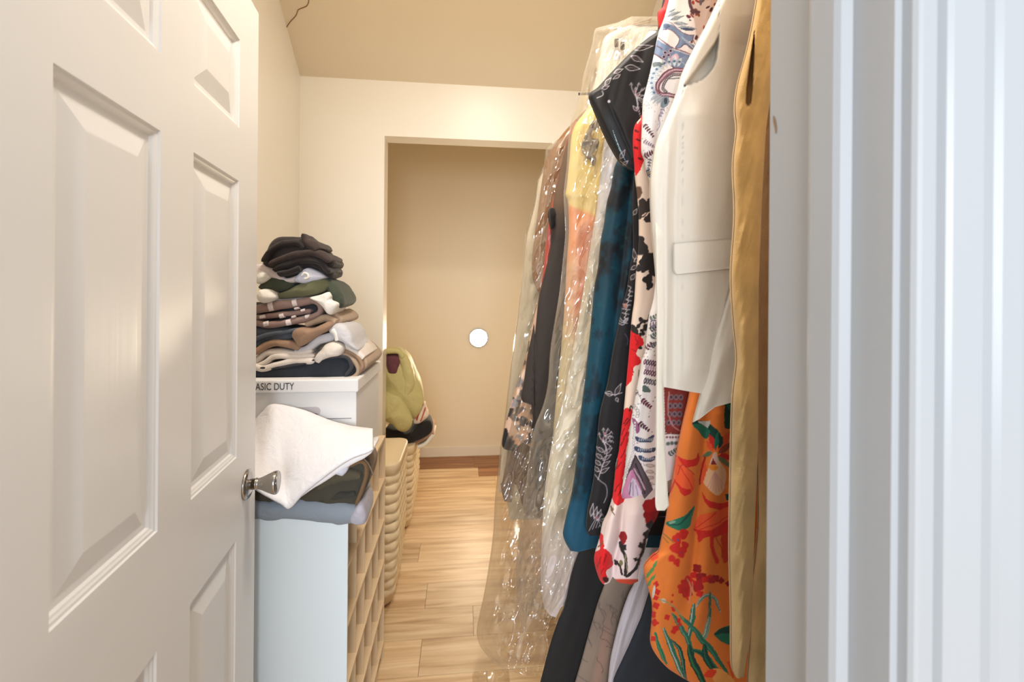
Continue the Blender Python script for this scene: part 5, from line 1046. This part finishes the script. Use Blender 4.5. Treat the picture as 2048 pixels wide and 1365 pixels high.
def pfg(P):
    P.c = np.tile(np.array([214, 176, 152.]), (len(P.x), 1)); P.warp(4, 10, 5); rng = random.Random(2)
    for k in range(130):
        a, b = rng.uniform(1000, 1100), rng.uniform(640, 910); P.bloom(a, b, rng.uniform(4, 11), 3, rng.choice([(54, 48, 48), (60, 52, 52), (150, 142, 146), (236, 206, 184), (120, 104, 100), (228, 180, 150)]), k, None, 1.2, k)
    P.poly([(1000, 860), (1012, 856), (1020, 884), (1040, 892), (1030, 910), (1000, 904)], (40, 34, 36), 1, 20); i = np.nonzero(P.y0 > 905)[0]; P.mix(i, np.ones(len(i)), (150, 124, 108))
cloth('gown_body', 1.76, [(1180, 260), (1130, 330), (1100, 450), (1084, 560), (1068, 633), (1057, 686), (1045, 736), (1030, 780), (1018, 824), (1010, 853), (1004, 890), (1008, 900)], (214, 176, 152), M_cot, g, V=80, step=(1.8, 2), T=.016, Wd=16, paint=pfg, wave=(.006, 20), seed=44, hem=[(1000, 896), (1024, 904), (1045, 885), (1070, 900), (1200, 900)], hemH=50)
g = garment('taupe_skirt', 'taupe brown skirt hem below the peach floral gown', 'skirt', 1.80, 'taupe skirt')
cloth('skirt_body', 1.80, [(1180, 300), (1120, 450), (1085, 600), (1060, 720), (1036, 820), (1020, 880), (1013, 920), (1004, 965), (1001, 978), (1008, 990)], (132, 108, 92), M_cot, g, V=70, step=(2.5, 3), T=.016, Wd=12, wave=(.009, 14), seed=45, hem=[(1000, 976), (1007, 1003), (1024, 1006), (1030, 960), (1050, 1030), (1080, 1040)], hemH=50)
g = garment('white_gown', 'white gown farthest along the rod beside the bright nook wall', 'dress', 1.94, 'white gown')
cloth('gown_body', 1.94, [(1160, 240), (1112, 300), (1096, 325), (1088, 341), (1077, 364), (1071, 405), (1060, 449), (1053, 478), (1049, 522), (1044, 566), (1041, 600), (1036, 648), (1027, 706), (1019, 780), (1013, 838), (1005, 897), (1000, 950), (998, 985), (1004, 1040)], (246, 243, 238), M_silk, g, V=60, step=(2.5, 3.5), T=.020, Wd=14, wave=(.008, 16), seed=46, noise_amp=.003, hem=[(990, 985), (1000, 980), (1008, 960), (1020, 1040), (1200, 1040)], hemH=60)
g = garment('long_garment_bag', 'long clear plastic bag trailing on the floor over the farther gowns', 'garment bag', 1.85)
cloth('film', [(1.85, 250), (1.85, 600), (1.80, 900), (1.70, 1150), (1.63, 1350)], [(1150, 252), (1104, 288), (1092, 298), (1088, 330), (1076, 362), (1066, 410), (1052, 470), (1046, 540), (1038, 610), (1026, 700), (1016, 780), (1008, 850), (1000, 900), (994, 960), (989, 1010), (986, 1070), (978, 1130), (968, 1190), (957, 1240), (953, 1270), (960, 1296), (976, 1320), (1000, 1336)], None, FILM2, g, V=150, step=(3, 4), right=[(1240, 252), (1200, 500), (1180, 800), (1170, 1000), (1180, 1336)], T=.085, Wd=46, wave=(.018, 22), seed=47, film=True, noise_amp=.014, hem=[(950, 1322), (1000, 1336), (1040, 1350), (1070, 1354), (1200, 1340)], hemH=60)
# scrap of film on the floor
v = []; n1, n2 = 16, 10; scp = smooth_path([(946, 1372), (952, 1352), (975, 1344), (992, 1343), (1010, 1352), (1022, 1368)], n1)
for i in range(n1):
    for j in range(n2):
        k = ray([scp[i][0]], [1375])[0]; X0 = k[0]/k[1]*1.6; yy = 1.52+.16*j/(n2-1)
        h = .004+.026*math.sin(math.pi*i/(n1-1))*(.5+.5*math.sin(math.pi*j/(n2-1)))+.004*mnoise.noise(Vector((X0*60, yy*60, 1)))
        v.append((X0, yy, max(.002, h)))
o = mk('plastic_scrap', v, [(i*n2+j, i*n2+j+1, (i+1)*n2+j+1, (i+1)*n2+j) for i in range(n1-1) for j in range(n2-1)], FILM2, None, True); tag(o, 'curled scrap of clear plastic film lying on the plank floor', 'plastic scrap')
